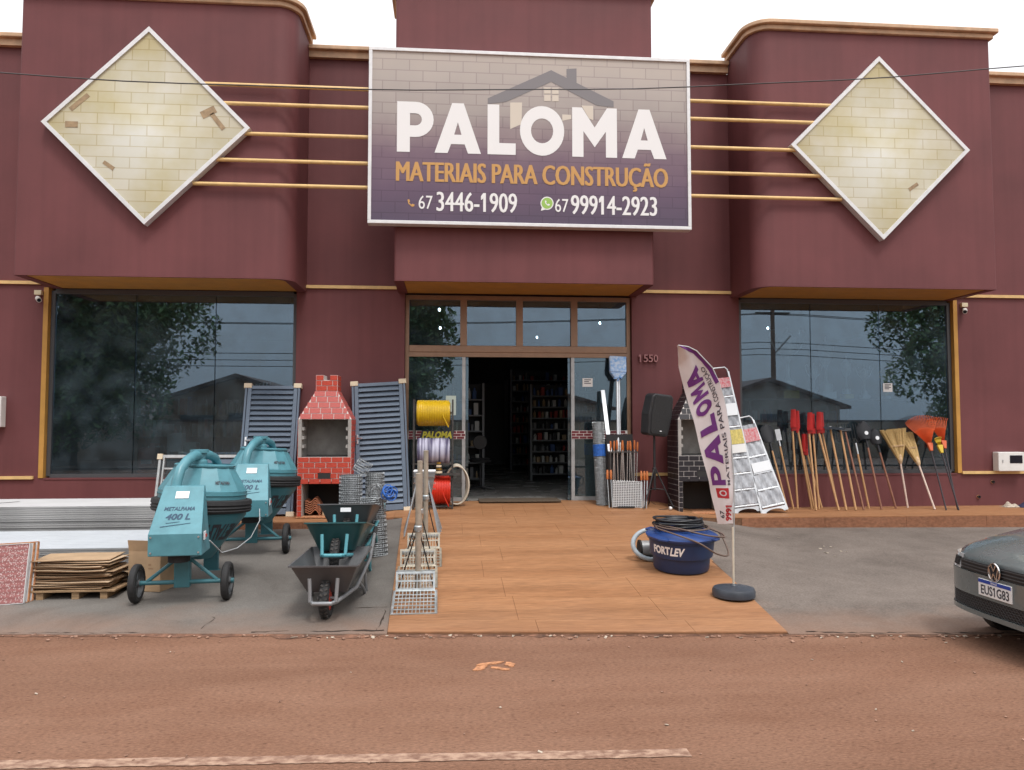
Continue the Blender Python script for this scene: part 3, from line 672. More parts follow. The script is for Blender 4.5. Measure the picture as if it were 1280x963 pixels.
# ================================================================== SIGNS
def sign_print():
    """printed vinyl: grey-beige fading to violet, faint brick courses (flat print)"""
    m = bpy.data.materials.new('sign_print'); m.use_nodes = True; MATS['sign_print'] = m; n = m.node_tree.nodes; l = m.node_tree.links; b = n['Principled BSDF']; b.inputs['Roughness'].default_value = 0.4
    tc = n.new('ShaderNodeTexCoord'); sx = n.new('ShaderNodeSeparateXYZ'); l.new(tc.outputs['Object'], sx.inputs[0])
    no = n.new('ShaderNodeTexNoise'); no.inputs['Scale'].default_value = 1.6; no.inputs['Detail'].default_value = 5; l.new(tc.outputs['Object'], no.inputs['Vector'])
    ad = n.new('ShaderNodeMath'); ad.operation = 'MULTIPLY_ADD'; ad.inputs[1].default_value = .55; l.new(no.outputs['Fac'], ad.inputs[0]); l.new(sx.outputs['Z'], ad.inputs[2])
    mr = n.new('ShaderNodeMapRange'); mr.inputs['From Min'].default_value = .27; mr.inputs['From Max'].default_value = 2.67; l.new(ad.outputs[0], mr.inputs['Value'])
    cr = n.new('ShaderNodeValToRGB'); e = cr.color_ramp.elements
    e[0].position = 0; e[0].color = (.080, .055, .095, 1); e[1].position = 1; e[1].color = (.48, .415, .36, 1)
    for p, c in ((.2, (.120, .072, .118)), (.38, (.170, .105, .142)), (.52, (.265, .198, .205)), (.66, (.365, .315, .29)), (.85, (.44, .385, .345))): k = e.new(p); k.color = (*c, 1)
    l.new(mr.outputs[0], cr.inputs[0])
    cb = n.new('ShaderNodeCombineXYZ'); l.new(sx.outputs['X'], cb.inputs[0]); l.new(sx.outputs['Z'], cb.inputs[1])
    br = n.new('ShaderNodeTexBrick'); br.inputs['Scale'].default_value = 1; br.inputs['Brick Width'].default_value = .36; br.inputs['Row Height'].default_value = .15; br.inputs['Mortar Size'].default_value = .006
    br.inputs['Color1'].default_value = (1, 1, 1, 1); br.inputs['Color2'].default_value = (.92, .92, .93, 1); br.inputs['Mortar'].default_value = (.66, .62, .66, 1); l.new(cb.outputs[0], br.inputs['Vector'])
    mx = n.new('ShaderNodeMixRGB'); mx.blend_type = 'MULTIPLY'; mx.inputs[0].default_value = .8; l.new(cr.outputs[0], mx.inputs[1]); l.new(br.outputs['Color'], mx.inputs[2]); l.new(mx.outputs[0], b.inputs['Base Color'])
sign_print()
def diamond_print():
    m = bpy.data.materials.new('diamond_print'); m.use_nodes = True; MATS['diamond_print'] = m; n = m.node_tree.nodes; l = m.node_tree.links; b = n['Principled BSDF']; b.inputs['Roughness'].default_value = 0.42
    tc = n.new('ShaderNodeTexCoord'); sx = n.new('ShaderNodeSeparateXYZ'); l.new(tc.outputs['Object'], sx.inputs[0])
    no = n.new('ShaderNodeTexNoise'); no.inputs['Scale'].default_value = 1.3; no.inputs['Detail'].default_value = 4; l.new(tc.outputs['Object'], no.inputs['Vector'])
    cr = n.new('ShaderNodeValToRGB'); e = cr.color_ramp.elements; e[0].position = .35; e[0].color = (.60, .56, .35, 1); e[1].position = .62; e[1].color = (.70, .71, .64, 1)
    l.new(no.outputs['Fac'], cr.inputs[0])
    cb = n.new('ShaderNodeCombineXYZ'); l.new(sx.outputs['X'], cb.inputs[0]); l.new(sx.outputs['Z'], cb.inputs[1])
    br = n.new('ShaderNodeTexBrick'); br.inputs['Scale'].default_value = 1; br.inputs['Brick Width'].default_value = .42; br.inputs['Row Height'].default_value = .145; br.inputs['Mortar Size'].default_value = .006
    br.inputs['Color1'].default_value = (1, 1, 1, 1); br.inputs['Color2'].default_value = (.92, .92, .88, 1); br.inputs['Mortar'].default_value = (.76, .70, .56, 1); l.new(cb.outputs[0], br.inputs['Vector'])
    # worn pale centre and tan corners of the artwork
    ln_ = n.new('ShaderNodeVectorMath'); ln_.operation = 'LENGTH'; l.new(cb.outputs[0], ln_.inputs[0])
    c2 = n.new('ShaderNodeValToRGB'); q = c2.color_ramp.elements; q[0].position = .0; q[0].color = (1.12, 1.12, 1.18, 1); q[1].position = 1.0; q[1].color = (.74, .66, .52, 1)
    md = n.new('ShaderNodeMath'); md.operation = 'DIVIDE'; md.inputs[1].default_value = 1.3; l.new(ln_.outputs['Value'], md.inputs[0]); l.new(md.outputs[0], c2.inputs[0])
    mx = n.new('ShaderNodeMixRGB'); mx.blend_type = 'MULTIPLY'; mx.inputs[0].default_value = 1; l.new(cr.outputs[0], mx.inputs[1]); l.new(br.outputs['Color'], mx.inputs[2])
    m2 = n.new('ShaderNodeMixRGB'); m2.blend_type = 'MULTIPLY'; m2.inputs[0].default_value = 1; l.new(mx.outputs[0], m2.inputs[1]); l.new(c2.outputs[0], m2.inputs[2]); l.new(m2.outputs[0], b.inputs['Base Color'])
diamond_print()
mat('sign_white', (0.80, 0.79, 0.78), 0.45); mat('sign_orange', (0.56, 0.30, 0.09), 0.45); mat('sign_grey', (0.20, 0.185, 0.19), 0.45); mat('sign_pale', (0.62, 0.55, 0.46), 0.45)
mat('sign_green', (0.30, 0.50, 0.10), 0.45); mat('tan_patch', (0.36, 0.25, 0.14), 0.5, var=.3, scale=12)
SW, SH = 4.40, 2.40
sg = thing('shop_sign', 'large printed sign reading PALOMA with phone numbers over the entrance', 'sign', (-1.11, 10.04, 4.262))
MB().bb(.03, SW - .03, 0, .10, .03, SH - .03).build('panel', 'sign_print', sg)
for (a, b, c, d) in ((0, SW, 0, .045), (0, SW, SH - .045, SH), (0, .045, .046, SH - .046), (SW - .045, SW, .046, SH - .046)):
    MB().bb(a, b, -.02, .13, c, d).build('frame_bar', 'white_metal', sg, bevel=.004)
def su(u): return u * SW
def sv_(v): return (1 - v) * SH
o = link('lettering', join_meshes([glyph_mesh(ch, su(a), su(b), sv_(.592), sv_(.305)) for ch, a, b in PAL]), sg); o.data.materials.append(MATS['sign_white']); o.location.y = -.004
def st(t, u0, u1, v0, v1, m, bold=.015): text('lettering', t, m, sg, su(u0), su(u1), sv_(v1), sv_(v0), -.004, bold)
def words(t, u0, u1, v_cap, v_base, m, bold): # fit by cap height using a reference
    me = text_mesh(t, 0); ref = text_mesh('H', 0)
    h = max(v.co.y for v in ref.vertices) - min(v.co.y for v in ref.vertices); y0 = min(v.co.y for v in ref.vertices)
    xs = [v.co.x for v in me.vertices]; a, b = min(xs), max(xs); k = (sv_(v_cap) - sv_(v_base)) / h
    for v in me.vertices: v.co = (su(u0) + (v.co.x - a) / (b - a) * (su(u1) - su(u0)), -.004, sv_(v_base) + (v.co.y - y0) * k)
    k_ = (su(u1) - su(u0)) * (.0016 if len(t) > 12 else .003); parts_ = []
    for i, d in enumerate((-1.8, -.9, 0, .9, 1.8)):
        c_ = me.copy(); c_.transform(Matrix.Translation((d * k_, -.0005 * i, 0))); parts_.append(c_)
    me = join_meshes(parts_); me.materials.append(MATS[m]); link('lettering', me, sg)
words('MATERIAIS PARA CONSTRUÇÃO', .086, .925, .648, .757, 'sign_orange', .012)
words('67', .153, .195, .838, .912, 'sign_white', .012); words('3446-1909', .208, .452, .815, .922, 'sign_white', .012)
words('67', .571, .612, .838, .912, 'sign_white', .012); words('99914-2923', .621, .890, .815, .922, 'sign_white', .012)
def sshape(name, polys, m, y=-.004):
    me = shapes_mesh([[(su((x - 104) / 1079), sv_((yy - 155 - 40 * (x - 104) / 1079) / (590 - 12 * (x - 104) / 1079))) for x, yy in p] for p in polys])
    for v in me.vertices: v.co = (v.co.x, y, v.co.y)
    me.materials.append(MATS[m]); link(name, me, sg)
sshape('roof_emblem', [[(708, 232), (920, 338), (920, 358), (862, 352), (708, 272), (556, 340), (495, 347), (495, 328)]], 'sign_grey', -.003)
sshape('roof_emblem', [[(760, 228), (794, 226), (794, 290), (760, 270)]], 'sign_grey', -.0026)
for (x, y) in ((684, 291), (711, 292), (684, 316), (711, 317)): sshape('emblem_window', [[(x, y), (x + 22, y), (x + 22, y + 21), (x, y + 21)]], 'sign_pale', -.003)
sshape('emblem_wall', [[(570, 342), (610, 342), (608, 415), (570, 432)]], 'sign_pale', -.0022); sshape('emblem_wall', [[(810, 352), (850, 353), (850, 402), (836, 396)]], 'sign_pale', -.0022); sshape('emblem_wall', [[(745, 382), (775, 384), (775, 398), (745, 404)]], 'sign_pale', -.0022)
def handset(cx, cy, r, m, y):
    sshape('phone_emblem', [[(cx - .75 * r, cy - .8 * r), (cx - .35 * r, cy - .95 * r), (cx - .15 * r, cy - .4 * r), (cx - .38 * r, cy - .15 * r), (cx + .15 * r, cy + .38 * r), (cx + .4 * r, cy + .15 * r), (cx + .95 * r, cy + .35 * r), (cx + .8 * r, cy + .75 * r), (cx + .3 * r, cy + .85 * r), (cx - .55 * r, cy + .1 * r)]], m, y)
handset(243, 679, 14, 'sign_orange', -.004)
sshape('phone_emblem', [arc(693, 681, 22, 0, 350, 30), ], 'sign_white', -.003); sshape('phone_emblem', [[(676, 693), (690, 702), (672, 706)]], 'sign_white', -.0034)
sshape('phone_emblem', [arc(693, 681, 18.5, 0, 350, 30)], 'sign_green', -.0042); handset(693, 681, 10, 'sign_white', -.0052)

def diamond(x, z, label, flip):
    t = thing('diamond_sign', label, 'sign', (x, 10.10, z), group=None); R = 1.325; fw = .05
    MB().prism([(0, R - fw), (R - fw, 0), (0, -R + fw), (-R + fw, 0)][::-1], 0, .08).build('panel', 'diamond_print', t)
    k = R
    for (a, b) in (((0, 1), (1, 0)), ((1, 0), (0, -1)), ((0, -1), (-1, 0)), ((-1, 0), (0, 1))):
        i = (R - fw * 1.42) / R
        MB().prism([(a[0] * R, a[1] * R), (b[0] * R, b[1] * R), (b[0] * R * i, b[1] * R * i), (a[0] * R * i, a[1] * R * i)], -.02, .095).build('frame_bar', 'white_metal', t)
    for (px, pz, w_, h_, r) in ((.78, .20, .20, .10, .5), (.90, .08, .26, .06, -.9), (-.86, .28, .30, .06, .75), (-.95, -.02, .16, .08, 0), (-.47, -.55, .16, .05, -.6)):
        px *= flip
        R2 = Matrix.Translation((px, 0, pz)) @ Matrix.Rotation(-r * flip, 4, 'Y')
        if flip > 0 or abs(px) < .5: MB().bb(-w_ / 2, w_ / 2, -.004, -.002, -h_ / 2, h_ / 2).build('printed_patch', 'tan_patch', t, M=R2)
    for (px, pz) in ((0, R - .09), (0, -R + .09), (R - .09, 0), (-R + .09, 0)):
        MB().lathe([(.012, -.026), (.012, -.02)], 8, Matrix.Translation((px, 0, pz)) @ Matrix.Rotation(pi / 2, 4, 'X')).build('screw', 'ink', t)
diamond(-3.99, 5.52, 'diamond sign with cream brick print and brown patches near its corners', 1)
diamond(6.08, 5.52, 'diamond sign with cream brick print, plain apart from one brown patch', -1)

# security cameras
mat('soot_dark', (.02, .015, .015), .9)
mat('cream_box', (0.66, 0.58, 0.40), 0.5)
for (x, s, lb) in ((-5.84, 1, 'white bullet camera under a cream box beside the mixers window'), (8.02, -1, 'white bullet camera under a cream box beside the window with rakes')):
    t = thing('security_camera', lb, 'camera', (x, WALL, 3.36), group=None)
    MB().bb(-.05, .05, -.06, -.001, .07, .135).build('junction_box', 'cream_box', t, bevel=.006)
    a = radians(-35 * s); d = Vector((sin(-a) * 1, -cos(a), -.35)).normalized(); p = Vector((0, -.05, .02))
    MB().cyl(p, p + d * .13, .034, .034, 14).cyl((0, -.002, .04), p, .012, n=8).build('housing', 'white_plastic', t, smooth=40)
    MB().cyl(p + d * .131, p + d * .134, .026, .026, 14).build('lens', 'dark_glass', t)
# meter boxes
def meter(x, z, label, w_, h_):
    t = thing('meter_box', label, 'meter box', (x, WALL - .002, z)); MB().bb(-w_ / 2, w_ / 2, -.13, 0, 0, h_).build('case', 'white_plastic', t, bevel=.01)
    MB().bb(-.03, w_ / 2 - .04, -.134, -.1305, h_ * .42, h_ - .05).build('viewing_pane', 'dark_glass', t); MB().bb(-w_ / 2 + .06, -w_ / 2 + .075, -.136, -.1305, h_ * .45, h_ * .6).build('latch', 'alu_dull', t)
meter(8.65, .870, 'white electricity meter box standing on the trim strip by the rakes window', .43, .295)
meter(-6.42, 1.555, 'white meter box on the wall beyond the mixers window', .36, .43)
# two cut pipe stubs low on the wall
for (x, z) in ((8.42, .70), (8.18, .47)):
    t = thing('pipe_stub', 'dark cut pipe stub low on the maroon wall below the meter box', 'pipe stub', (x, WALL, z), group='pipe stubs below the meter box')
    MB().lathe([(.012, -.004), (.02, -.004), (.024, .03), (.014, .03)], 12, Matrix.Rotation(pi / 2, 4, 'X'), close=True).build('collar', 'soot_dark', t, smooth=40); MB().cyl((0, -.001, 0), (0, -.003, 0), .03, n=9).build('chipped_plaster', 'clay_patch', t)
# street cable sagging across the front, tied to poles beyond both ends
mat('cable', (0.06, 0.055, 0.055), 0.6)
P_ = []
for i in range(61):
    X = -16 + 36 * i / 60; P_.append((X, 8.0 + .01 * X, 5.15 + 0.0072 * (X + 2.5) ** 2 + .006 * sin(X * 2.3)))
tag(MB().tube(P_, .0065, 6).build('street_cable', 'cable', smooth=60), 'thin dark street cable sagging across the shop front before the sign', 'cable')
# ================================================================== GOODS BEFORE THE SHOP (mixers' side)
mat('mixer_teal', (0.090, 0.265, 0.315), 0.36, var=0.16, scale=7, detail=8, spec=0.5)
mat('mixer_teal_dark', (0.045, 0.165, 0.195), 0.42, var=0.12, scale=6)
mat('rubber', (0.020, 0.020, 0.021), 0.75, var=0.3, scale=30, bump=0.15)
mat('rubber_dusty', (0.055, 0.05, 0.047), 0.85, var=0.4, scale=25, bump=0.2)
mat('wheel_grey', (.085, .09, .095), .45, var=.2, scale=20)
mat('ink_blue', (0.02, 0.06, 0.11), 0.6)
mat('label_white', (0.78, 0.80, 0.82), 0.6)

def wheel_parts(parent, c, r, w_, axis='X', rim='wheel_grey', tread=True):
    R = Matrix.Translation(c) @ (Matrix.Rotation(pi / 2, 4, 'Y') if axis == 'X' else Matrix.Rotation(pi / 2, 4, 'X'))
    t = MB(); t.lathe([(r * .74, -w_ / 2), (r * .9, -w_ / 2), (r * .985, -w_ * .32), (r, -w_ * .1), (r, w_ * .1), (r * .985, w_ * .32), (r * .9, w_ / 2), (r * .74, w_ / 2)], 36, R, close=True)
    ty = t.build('tyre', 'rubber', parent, smooth=35)
    h = MB(); h.lathe([(r * .70, -w_ * .42), (r * .74, -w_ * .42), (r * .74, w_ * .42), (r * .70, w_ * .42)], 30, R, close=True); h.cyl(R @ Vector((0, 0, -w_ * .5)), R @ Vector((0, 0, w_ * .5)), r * .2, n=14)
    for k in range(5):
        a = 2 * pi * k / 5; p, q = R @ Vector((r * .17 * cos(a), r * .17 * sin(a), 0)), R @ Vector((r * .72 * cos(a), r * .72 * sin(a), 0)); h.cyl(p, q, r * .085, r * .06, 8)
    h.build('rim', rim, parent, smooth=40)

def make_mixer(label):
    t = thing('concrete_mixer', label, 'concrete mixer', group=None)
    # chassis, local: y runs from axle (0) back to the rear leg (1.15)
    ch = MB(); ch.tube([(-.33, 0, .165), (.33, 0, .165)], .019, 10)
    for s in (-1, 1): ch.tube([(.33 * s * .88, 0, .175), (.06 * s, .02, .36)], .016, 8)
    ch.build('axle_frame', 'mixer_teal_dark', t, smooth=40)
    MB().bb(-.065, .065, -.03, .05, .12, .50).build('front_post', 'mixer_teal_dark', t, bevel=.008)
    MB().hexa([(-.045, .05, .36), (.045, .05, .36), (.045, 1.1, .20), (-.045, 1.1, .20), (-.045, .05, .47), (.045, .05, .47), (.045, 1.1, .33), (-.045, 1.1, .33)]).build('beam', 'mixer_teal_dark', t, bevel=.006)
    MB().bb(-.07, .07, 1.10, 1.16, .03, .50).hexa([(-.16, 1.04, 0), (.16, 1.04, 0), (.16, 1.2, 0), (-.16, 1.2, 0), (-.09, 1.08, .035), (.09, 1.08, .035), (.09, 1.18, .035), (-.09, 1.18, .035)]).build('rear_leg', 'mixer_teal_dark', t, bevel=.006)
    for s in (-1, 1):
        wheel_parts(tag(link('wheel', MB().cyl((s * .33, 0, .165), (s * .43, 0, .165), .022, n=10).mesh('wheel', 'mixer_teal_dark'), t)), (s * .375, 0, .165), .165, .062)
    # drum: two cones, girth gear between them
    D = Matrix.Translation((-.04, .66, 0)) @ Matrix.Rotation(radians(-3), 4, 'X') @ Matrix.Rotation(radians(3), 4, 'Y')
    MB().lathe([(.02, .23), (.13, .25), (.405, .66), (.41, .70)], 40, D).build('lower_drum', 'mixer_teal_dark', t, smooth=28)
    g = MB(); prof = [(.40, .69), (.445, .70), (.457, .72), (.446, .73), (.457, .745), (.446, .76), (.457, .775), (.450, .81), (.40, .82)]
    g.lathe(prof, 48, D, close=True); g.build('girth_ring', 'rubber', t, smooth=35)
    up = MB(); up.lathe([(.398, .899), (.392, .915), (.275, 1.108), (.268, 1.118)], 13, D); ud = up.build('upper_drum', 'mixer_teal', t, smooth=12)
    MB().lathe([(.396, .80), (.402, .86), (.402, .898), (.394, .9), (.05, .9)], 44, D).build('drum_band', 'mixer_teal', ud, smooth=30)
    MB().lathe([(.402, .852), (.408, .856), (.408, .864), (.402, .868)], 44, D, close=True).build('weld_seam', 'mixer_teal_dark', ud, smooth=40)
    MB().lathe([(.250, 1.145), (.280, 1.135), (.278, 1.120), (.262, 1.120)], 40, D, close=True).build('mouth_rim', 'mixer_teal', ud, smooth=40)
    MB().lathe([(.0, 1.12), (.255, 1.12), (.258, 1.135), (.0, 1.145)], 40, D).build('lid', 'mixer_teal', ud, smooth=30)
    # yoke tube arching over the drum to a bearing
    ar = MB(); ar.tube([(-.10, .13, .86), (-.10, .16, 1.02), (-.085, .22, 1.13), (-.05, .31, 1.20), (-.02, .42, 1.235), (0.0, .52, 1.24)], .046, 14)
    ar.tube([(0.0, .60, 1.235), (.05, .70, 1.23), (.09, .80, 1.19), (.10, .87, 1.12)], .042, 14); ar.build('yoke_tube', 'mixer_teal', t, smooth=40)
    MB().lathe([(.075, 1.14), (.075, 1.18), (.055, 1.2), (.055, 1.255), (.085, 1.26), (.085, 1.285), (.02, 1.285)], 20, Matrix.Translation((0, .55, 0))).build('bearing', 'mixer_teal', t, smooth=30)
    # motor housing with sloping lid
    x0, x1 = -.215, .215
    side = [(-.27, .44), (-.27, .625), (.02, 1.0), (.06, 1.0), (.06, .44)]
    hb = MB(); n = 5
    vs = [(x0, y, z) for y, z in side] + [(x1, y, z) for y, z in side]
    hb.add(vs, [tuple(range(n)), tuple(range(2 * n - 1, n - 1, -1))] + [(i, n + i, n + (i + 1) % n, (i + 1) % n) for i in range(n)])
    # narrower at the top, as pressed
    hb.v = [(x * (1 - .22 * max(0, (z - .625) / .375)), y, z) for x, y, z in hb.v]
    hs_ = hb.build('motor_housing', 'mixer_teal', t, bevel=.008)
    # lettering on the slope
    u = Vector((0, .29, .375)).normalized(); nrm = Vector((0, -.375, .29)).normalized()
    SL = Matrix(((1, 0, 0, 0), (0, -nrm.y, u.y, 0), (0, -nrm.z, u.z, 0), (0, 0, 0, 1))); SL = Matrix.Translation(Vector((0, -.27, .625)) + nrm * .003) @ SL
    text('lettering', 'METALPAMA', 'ink_blue', hs_, -.125, .125, .225, .262, 0, .02, M=SL, shear=.2)
    text('lettering', '400 L', 'ink_blue', hs_, -.10, .10, .135, .195, 0, .03, M=SL, shear=.2)
    MB().prism([(-.13, .065), (.11, .10), (.11, .104), (-.13, .071)], -.001, 0, SL).prism([(-.09, .10), (.02, .115), (.02, .118), (-.09, .105)], -.001, 0, SL).build('underline', 'ink_blue', hs_)
    MB().bb(-.055, .055, -.002, 0, .345, .415).build('sticker', 'label_white', hs_, M=SL)
    for (sx_, sz_) in ((-.19, .47), (.19, .47), (-.19, .60), (.19, .60)): MB().cyl((sx_, -.271, sz_), (sx_, -.279, sz_), .008, n=6).build('bolt', 'alu', hs_)
    MB().bb(.214, .222, -.20, -.14, .56, .63).build('switch_plate', 'label_white', hs_); MB().bb(.222, .232, -.165, -.145, .58, .605).build('switch', 'carton_red', hs_)
    MB().lathe([(.09, .37), (.09, .43), (.05, .44)], 16, Matrix.Translation((.0, -.12, 0))).build('motor', 'rubber', t, smooth=30)
    # name painted upside down round the lower cone
    me = text_mesh('METALPAMA', .03); fit_mesh(me, -.5, .5, 0, .13)
    for v in me.vertices:
        a = -pi / 2 + .62 - v.co.x * 1.5 ; zz = .40 + .16 * (1 - v.co.z / .13) + .035; r = .13 + (.405 - .13) * (zz - .25) / .41 + .004
        v.co = D @ Vector((r * cos(a), r * sin(a), zz))
    me.materials.append(MATS['ink']); link('lettering', me, t)
    me = fit_mesh(text_mesh('METALPAMA', .03), .0, .17, 0, .03)
    for v in me.vertices:
        a = -pi / 2 + .50 + v.co.x * 2.4; zz = .965 + v.co.z; r = .392 - (zz - .895) * .545 + .010; v.co = D @ Vector((r * cos(a), r * sin(a), zz))
    me.materials.append(MATS['ink']); link('lettering', me, t)
    return t
mx1 = make_mixer('teal 400 L concrete mixer with the cardboard box behind its wheel')
mx1.location = (-2.33, 6.90, G(-2.33, 6.90) - .002); mx1.rotation_euler = (radians(1.4), 0, radians(5))
mx2 = copy_tree(mx1); mx2['label'] = 'teal 400 L concrete mixer standing behind its twin, by the red barbecue'
mx2.location = (-2.21, 8.73, G(-2.3, 8.73) - .002)
# electric lead looped between the mixers
mat('lead_grey', (0.45, 0.47, 0.48), .6)
tag(MB().tube([(-2.06, 6.75, .60), (-2.0, 6.9, .47), (-1.95, 7.2, .46), (-1.93, 7.6, .50), (-1.97, 8.1, .60), (-2.06, 8.45, .68)], .005, 6).build('power_lead', 'lead_grey', smooth=60), 'thin grey lead hanging between the two mixers', 'cable')

# board stacks: each board a thing of its own
mat('board_white', (0.56, 0.56, 0.56), 0.7, var=0.07, scale=3, bump=.03); mat('board_edge', (0.34, 0.335, 0.33), 0.8, var=.35, scale=7, stretch=(.3, 1, 9))
mat('board_pale', (0.50, 0.53, 0.56), 0.55, var=0.05, scale=3)
def boards(n, x0, x1, y0, y1, z0, z1, label, group, seed, top):
    r = random.Random(seed); h = (z1 - z0) / n
    for k in range(n):
        dx, dy = r.uniform(-.012, .012), r.uniform(-.008, .008)
        lb_ = label if k < n - 1 else label.replace('wall board in', 'wall board lying topmost in')
        t = thing('wall_board', lb_, 'board', ((x0 + x1) / 2 + dx, (y0 + y1) / 2 + dy, z0 + k * h), group=group)
        L_, D_ = (x1 - x0) / 2, (y1 - y0) / 2; hh = h * r.uniform(.80, .9)
        if k == n - 1 and top == 'board_pale':      # ribbed face of the topmost panel
            for q in range(11): MB().bb(-L_, L_, -D_ + q * 2 * D_ / 11 + .004, -D_ + (q + 1) * 2 * D_ / 11 - .004, hh * .985, hh * .985 + .006).build('rib', top, t, bevel=.002)
        MB().bb(-L_, L_, -D_, D_, 0, hh * .93).build('core', 'board_edge', t); MB().bb(-L_, L_, -D_ - .0005, D_, hh * .93, hh * .98).build('facing', top, t)
boards(11, -6.4, -3.02, 7.62, 8.86, G(-4, 8.2) + .06, .412, 'pale white wall board in the low stack behind the flattened cardboard', 'boards of the low stack', 1, 'board_pale')
boards(16, -6.4, -3.12, 9.15, 10.1, .26, .655, 'off-white wall board in the tall stack along the raised walk', 'boards of the tall stack', 2, 'board_white')
mat('pallet_wood', (0.34, 0.22, 0.12), 0.85, var=.35, scale=6, stretch=(1, 8, 8), bump=.2)
for (x, y, h, lb) in ((-5.6, 8.24, 0, 0), (-4.2, 8.24, 0, 0), (-3.3, 8.24, 0, 0)):
    z = G(x, 7.7); tag(MB().bb(x - .05, x + .05, 7.66, 8.84, G(x, 7.7) - .005, G(x, 8.2) + .06).build('timber_bearer', 'pallet_wood'), 'rough timber bearer under the low stack of boards', 'timber', 'bearers under the low stack')
for x in (-5.6, -4.2, -3.4):
    tag(MB().bb(x - .05, x + .05, 9.2, 10.08, G(x, 9.25) - .005, .258).build('timber_bearer', 'pallet_wood'), 'rough timber bearer under the tall stack of boards', 'timber', 'bearers under the tall stack')
# stencilled strap across the tall stack's top corner
o = MB(); o.add([(-5.75, 9.15, .6555), (-5.25, 9.75, .6555), (-5.22, 9.73, .6555), (-5.70, 9.15, .6555)], [(0, 1, 2, 3)]); tag(o.build('torn_strap', 'rubber_dusty'), 'torn dark strap lying on the tall stack of boards', 'strap')

# flattened cardboard on a low pallet
mat('cardboard', (0.42, 0.285, 0.17), 0.85, var=0.16, scale=5, bump=.06); mat('cardboard_light', (0.52, 0.38, 0.25), 0.85, var=.14, scale=5)
mat('cardboard_dark', (0.32, 0.20, 0.115), 0.85, var=.18, scale=5)
pl = thing('pallet', 'low wooden pallet under the flattened cardboard', 'pallet', (-3.30, 7.22, G(-3.3, 7.2)))
MB().bb(-.42, .36, -.22, .25, .055, .07).build('deck', 'pallet_wood', pl)
for x in (-.28, .02, .26): MB().bb(x - .03, x + .03, -.205, .24, -.012, .054).build('block', 'pallet_wood', pl)
r = random.Random(4); z = G(-3.3, 7.2) + .072
for k in range(15):
    t = thing('cardboard_sheet', 'flattened brown cardboard sheet in the pile on the pallet' if k < 14 else 'topmost flattened cardboard sheet of the pile on the pallet', 'cardboard', (-3.33 + r.uniform(-.035, .035), 7.23 + r.uniform(-.02, .03), z), (0, r.uniform(-.012, .012), r.uniform(-.09, .09)), 'cardboard sheets piled on the pallet')
    L_ = r.uniform(.30, .36); D_ = r.uniform(.18, .21); dr = r.uniform(.0, .012); h = .017; ph = r.uniform(0, 6); sg_ = L_
    MB().grid(lambda u, v: (-L_ + 2 * L_ * u, -D_ + 2 * D_ * v, .006 + .003 * sin(u * 7 + ph) + dr * (2 * u - 1) ** 2 * .5), 10, 3).build('sheet', r.choice(['cardboard', 'cardboard_light', 'cardboard_dark']), t)
    MB().grid(lambda u, v: (-L_ + 2 * L_ * u, -D_ + 2 * D_ * v, .012 + .003 * sin(u * 7 + ph) + dr * (2 * u - 1) ** 2 * .5), 10, 3).build('liner', r.choice(['cardboard', 'cardboard_light']), t)
    MB().grid(lambda u, v: (-L_ + 2 * L_ * u, -D_ - .0005, .0055 + .0065 * v + .003 * sin(u * 7 + ph) + dr * (2 * u - 1) ** 2 * .5), 10, 1).grid(lambda u, v: (L_ + .0005, -D_ + 2 * D_ * u, .0055 + .0065 * v + .003 * sin(7 + ph) + dr * .5), 2, 1).build('fluted_edge', 'cardboard_dark', t)
    z += h
t = thing('cardboard_sheet', 'bent pale cardboard flap sliding off the end of the pile', 'cardboard', (-2.99, 7.36, G(-3, 7.3)), (0, 0, .4))
MB().grid(lambda u, v: (-.06 + .22 * u, -.12 + .24 * v, .19 - .15 * u + .03 * sin(3 * u + 2 * v)), 8, 4).build('flap', 'cardboard_light', t, smooth=60)
# printed tile cartons leaning at the edge of the paving
def lace_mat():
    m = bpy.data.materials.new('lace_print'); m.use_nodes = True; MATS['lace_print'] = m; n = m.node_tree.nodes; l = m.node_tree.links; b = n['Principled BSDF']; b.inputs['Roughness'].default_value = .55
    tc = n.new('ShaderNodeTexCoord'); v = n.new('ShaderNodeTexVoronoi'); v.inputs['Scale'].default_value = 75; l.new(tc.outputs['Object'], v.inputs['Vector'])
    wv = n.new('ShaderNodeTexWave'); wv.inputs['Scale'].default_value = 7; wv.bands_direction = 'Z'; wv.inputs['Distortion'].default_value = 1.5; l.new(tc.outputs['Object'], wv.inputs['Vector'])
    cr = n.new('ShaderNodeValToRGB'); e = cr.color_ramp.elements; e[0].position = .28; e[0].color = (.60, .47, .45, 1); e[1].position = .46; e[1].color = (.34, .13, .125, 1); l.new(v.outputs['Distance'], cr.inputs[0])
    mx = n.new('ShaderNodeMixRGB'); mx.blend_type = 'MULTIPLY'; mx.inputs[0].default_value = .25; l.new(cr.outputs[0], mx.inputs[1]); l.new(wv.outputs['Color'], mx.inputs[2]); l.new(mx.outputs[0], b.inputs['Base Color'])
lace_mat()
for k in range(3):
    t = thing('tile_panel', 'red and white lace printed panel leaning on the cardboard pile' if k == 0 else 'printed panel edge showing behind the red lace printed panel', 'panel', (-3.93 + .012 * k, 6.90 + .045 * k, G(-3.9, 6.93) - .004), (radians(-14), radians(-3), 0), None if k == 0 else 'panels behind the lace printed panel')
    MB().bb(-.28, .275, 0, .022, 0, .50).build('panel', 'lace_print' if k == 0 else 'board_white', t)
    MB().bb(-.28, .279, -.003, .024, .501, .507).bb(.2755, .282, -.003, .024, 0, .50).bb(-.28, .279, -.004, .024, -.006, -.001).build('edge_band', 'board_white' if k == 0 else 'clay_patch', t)
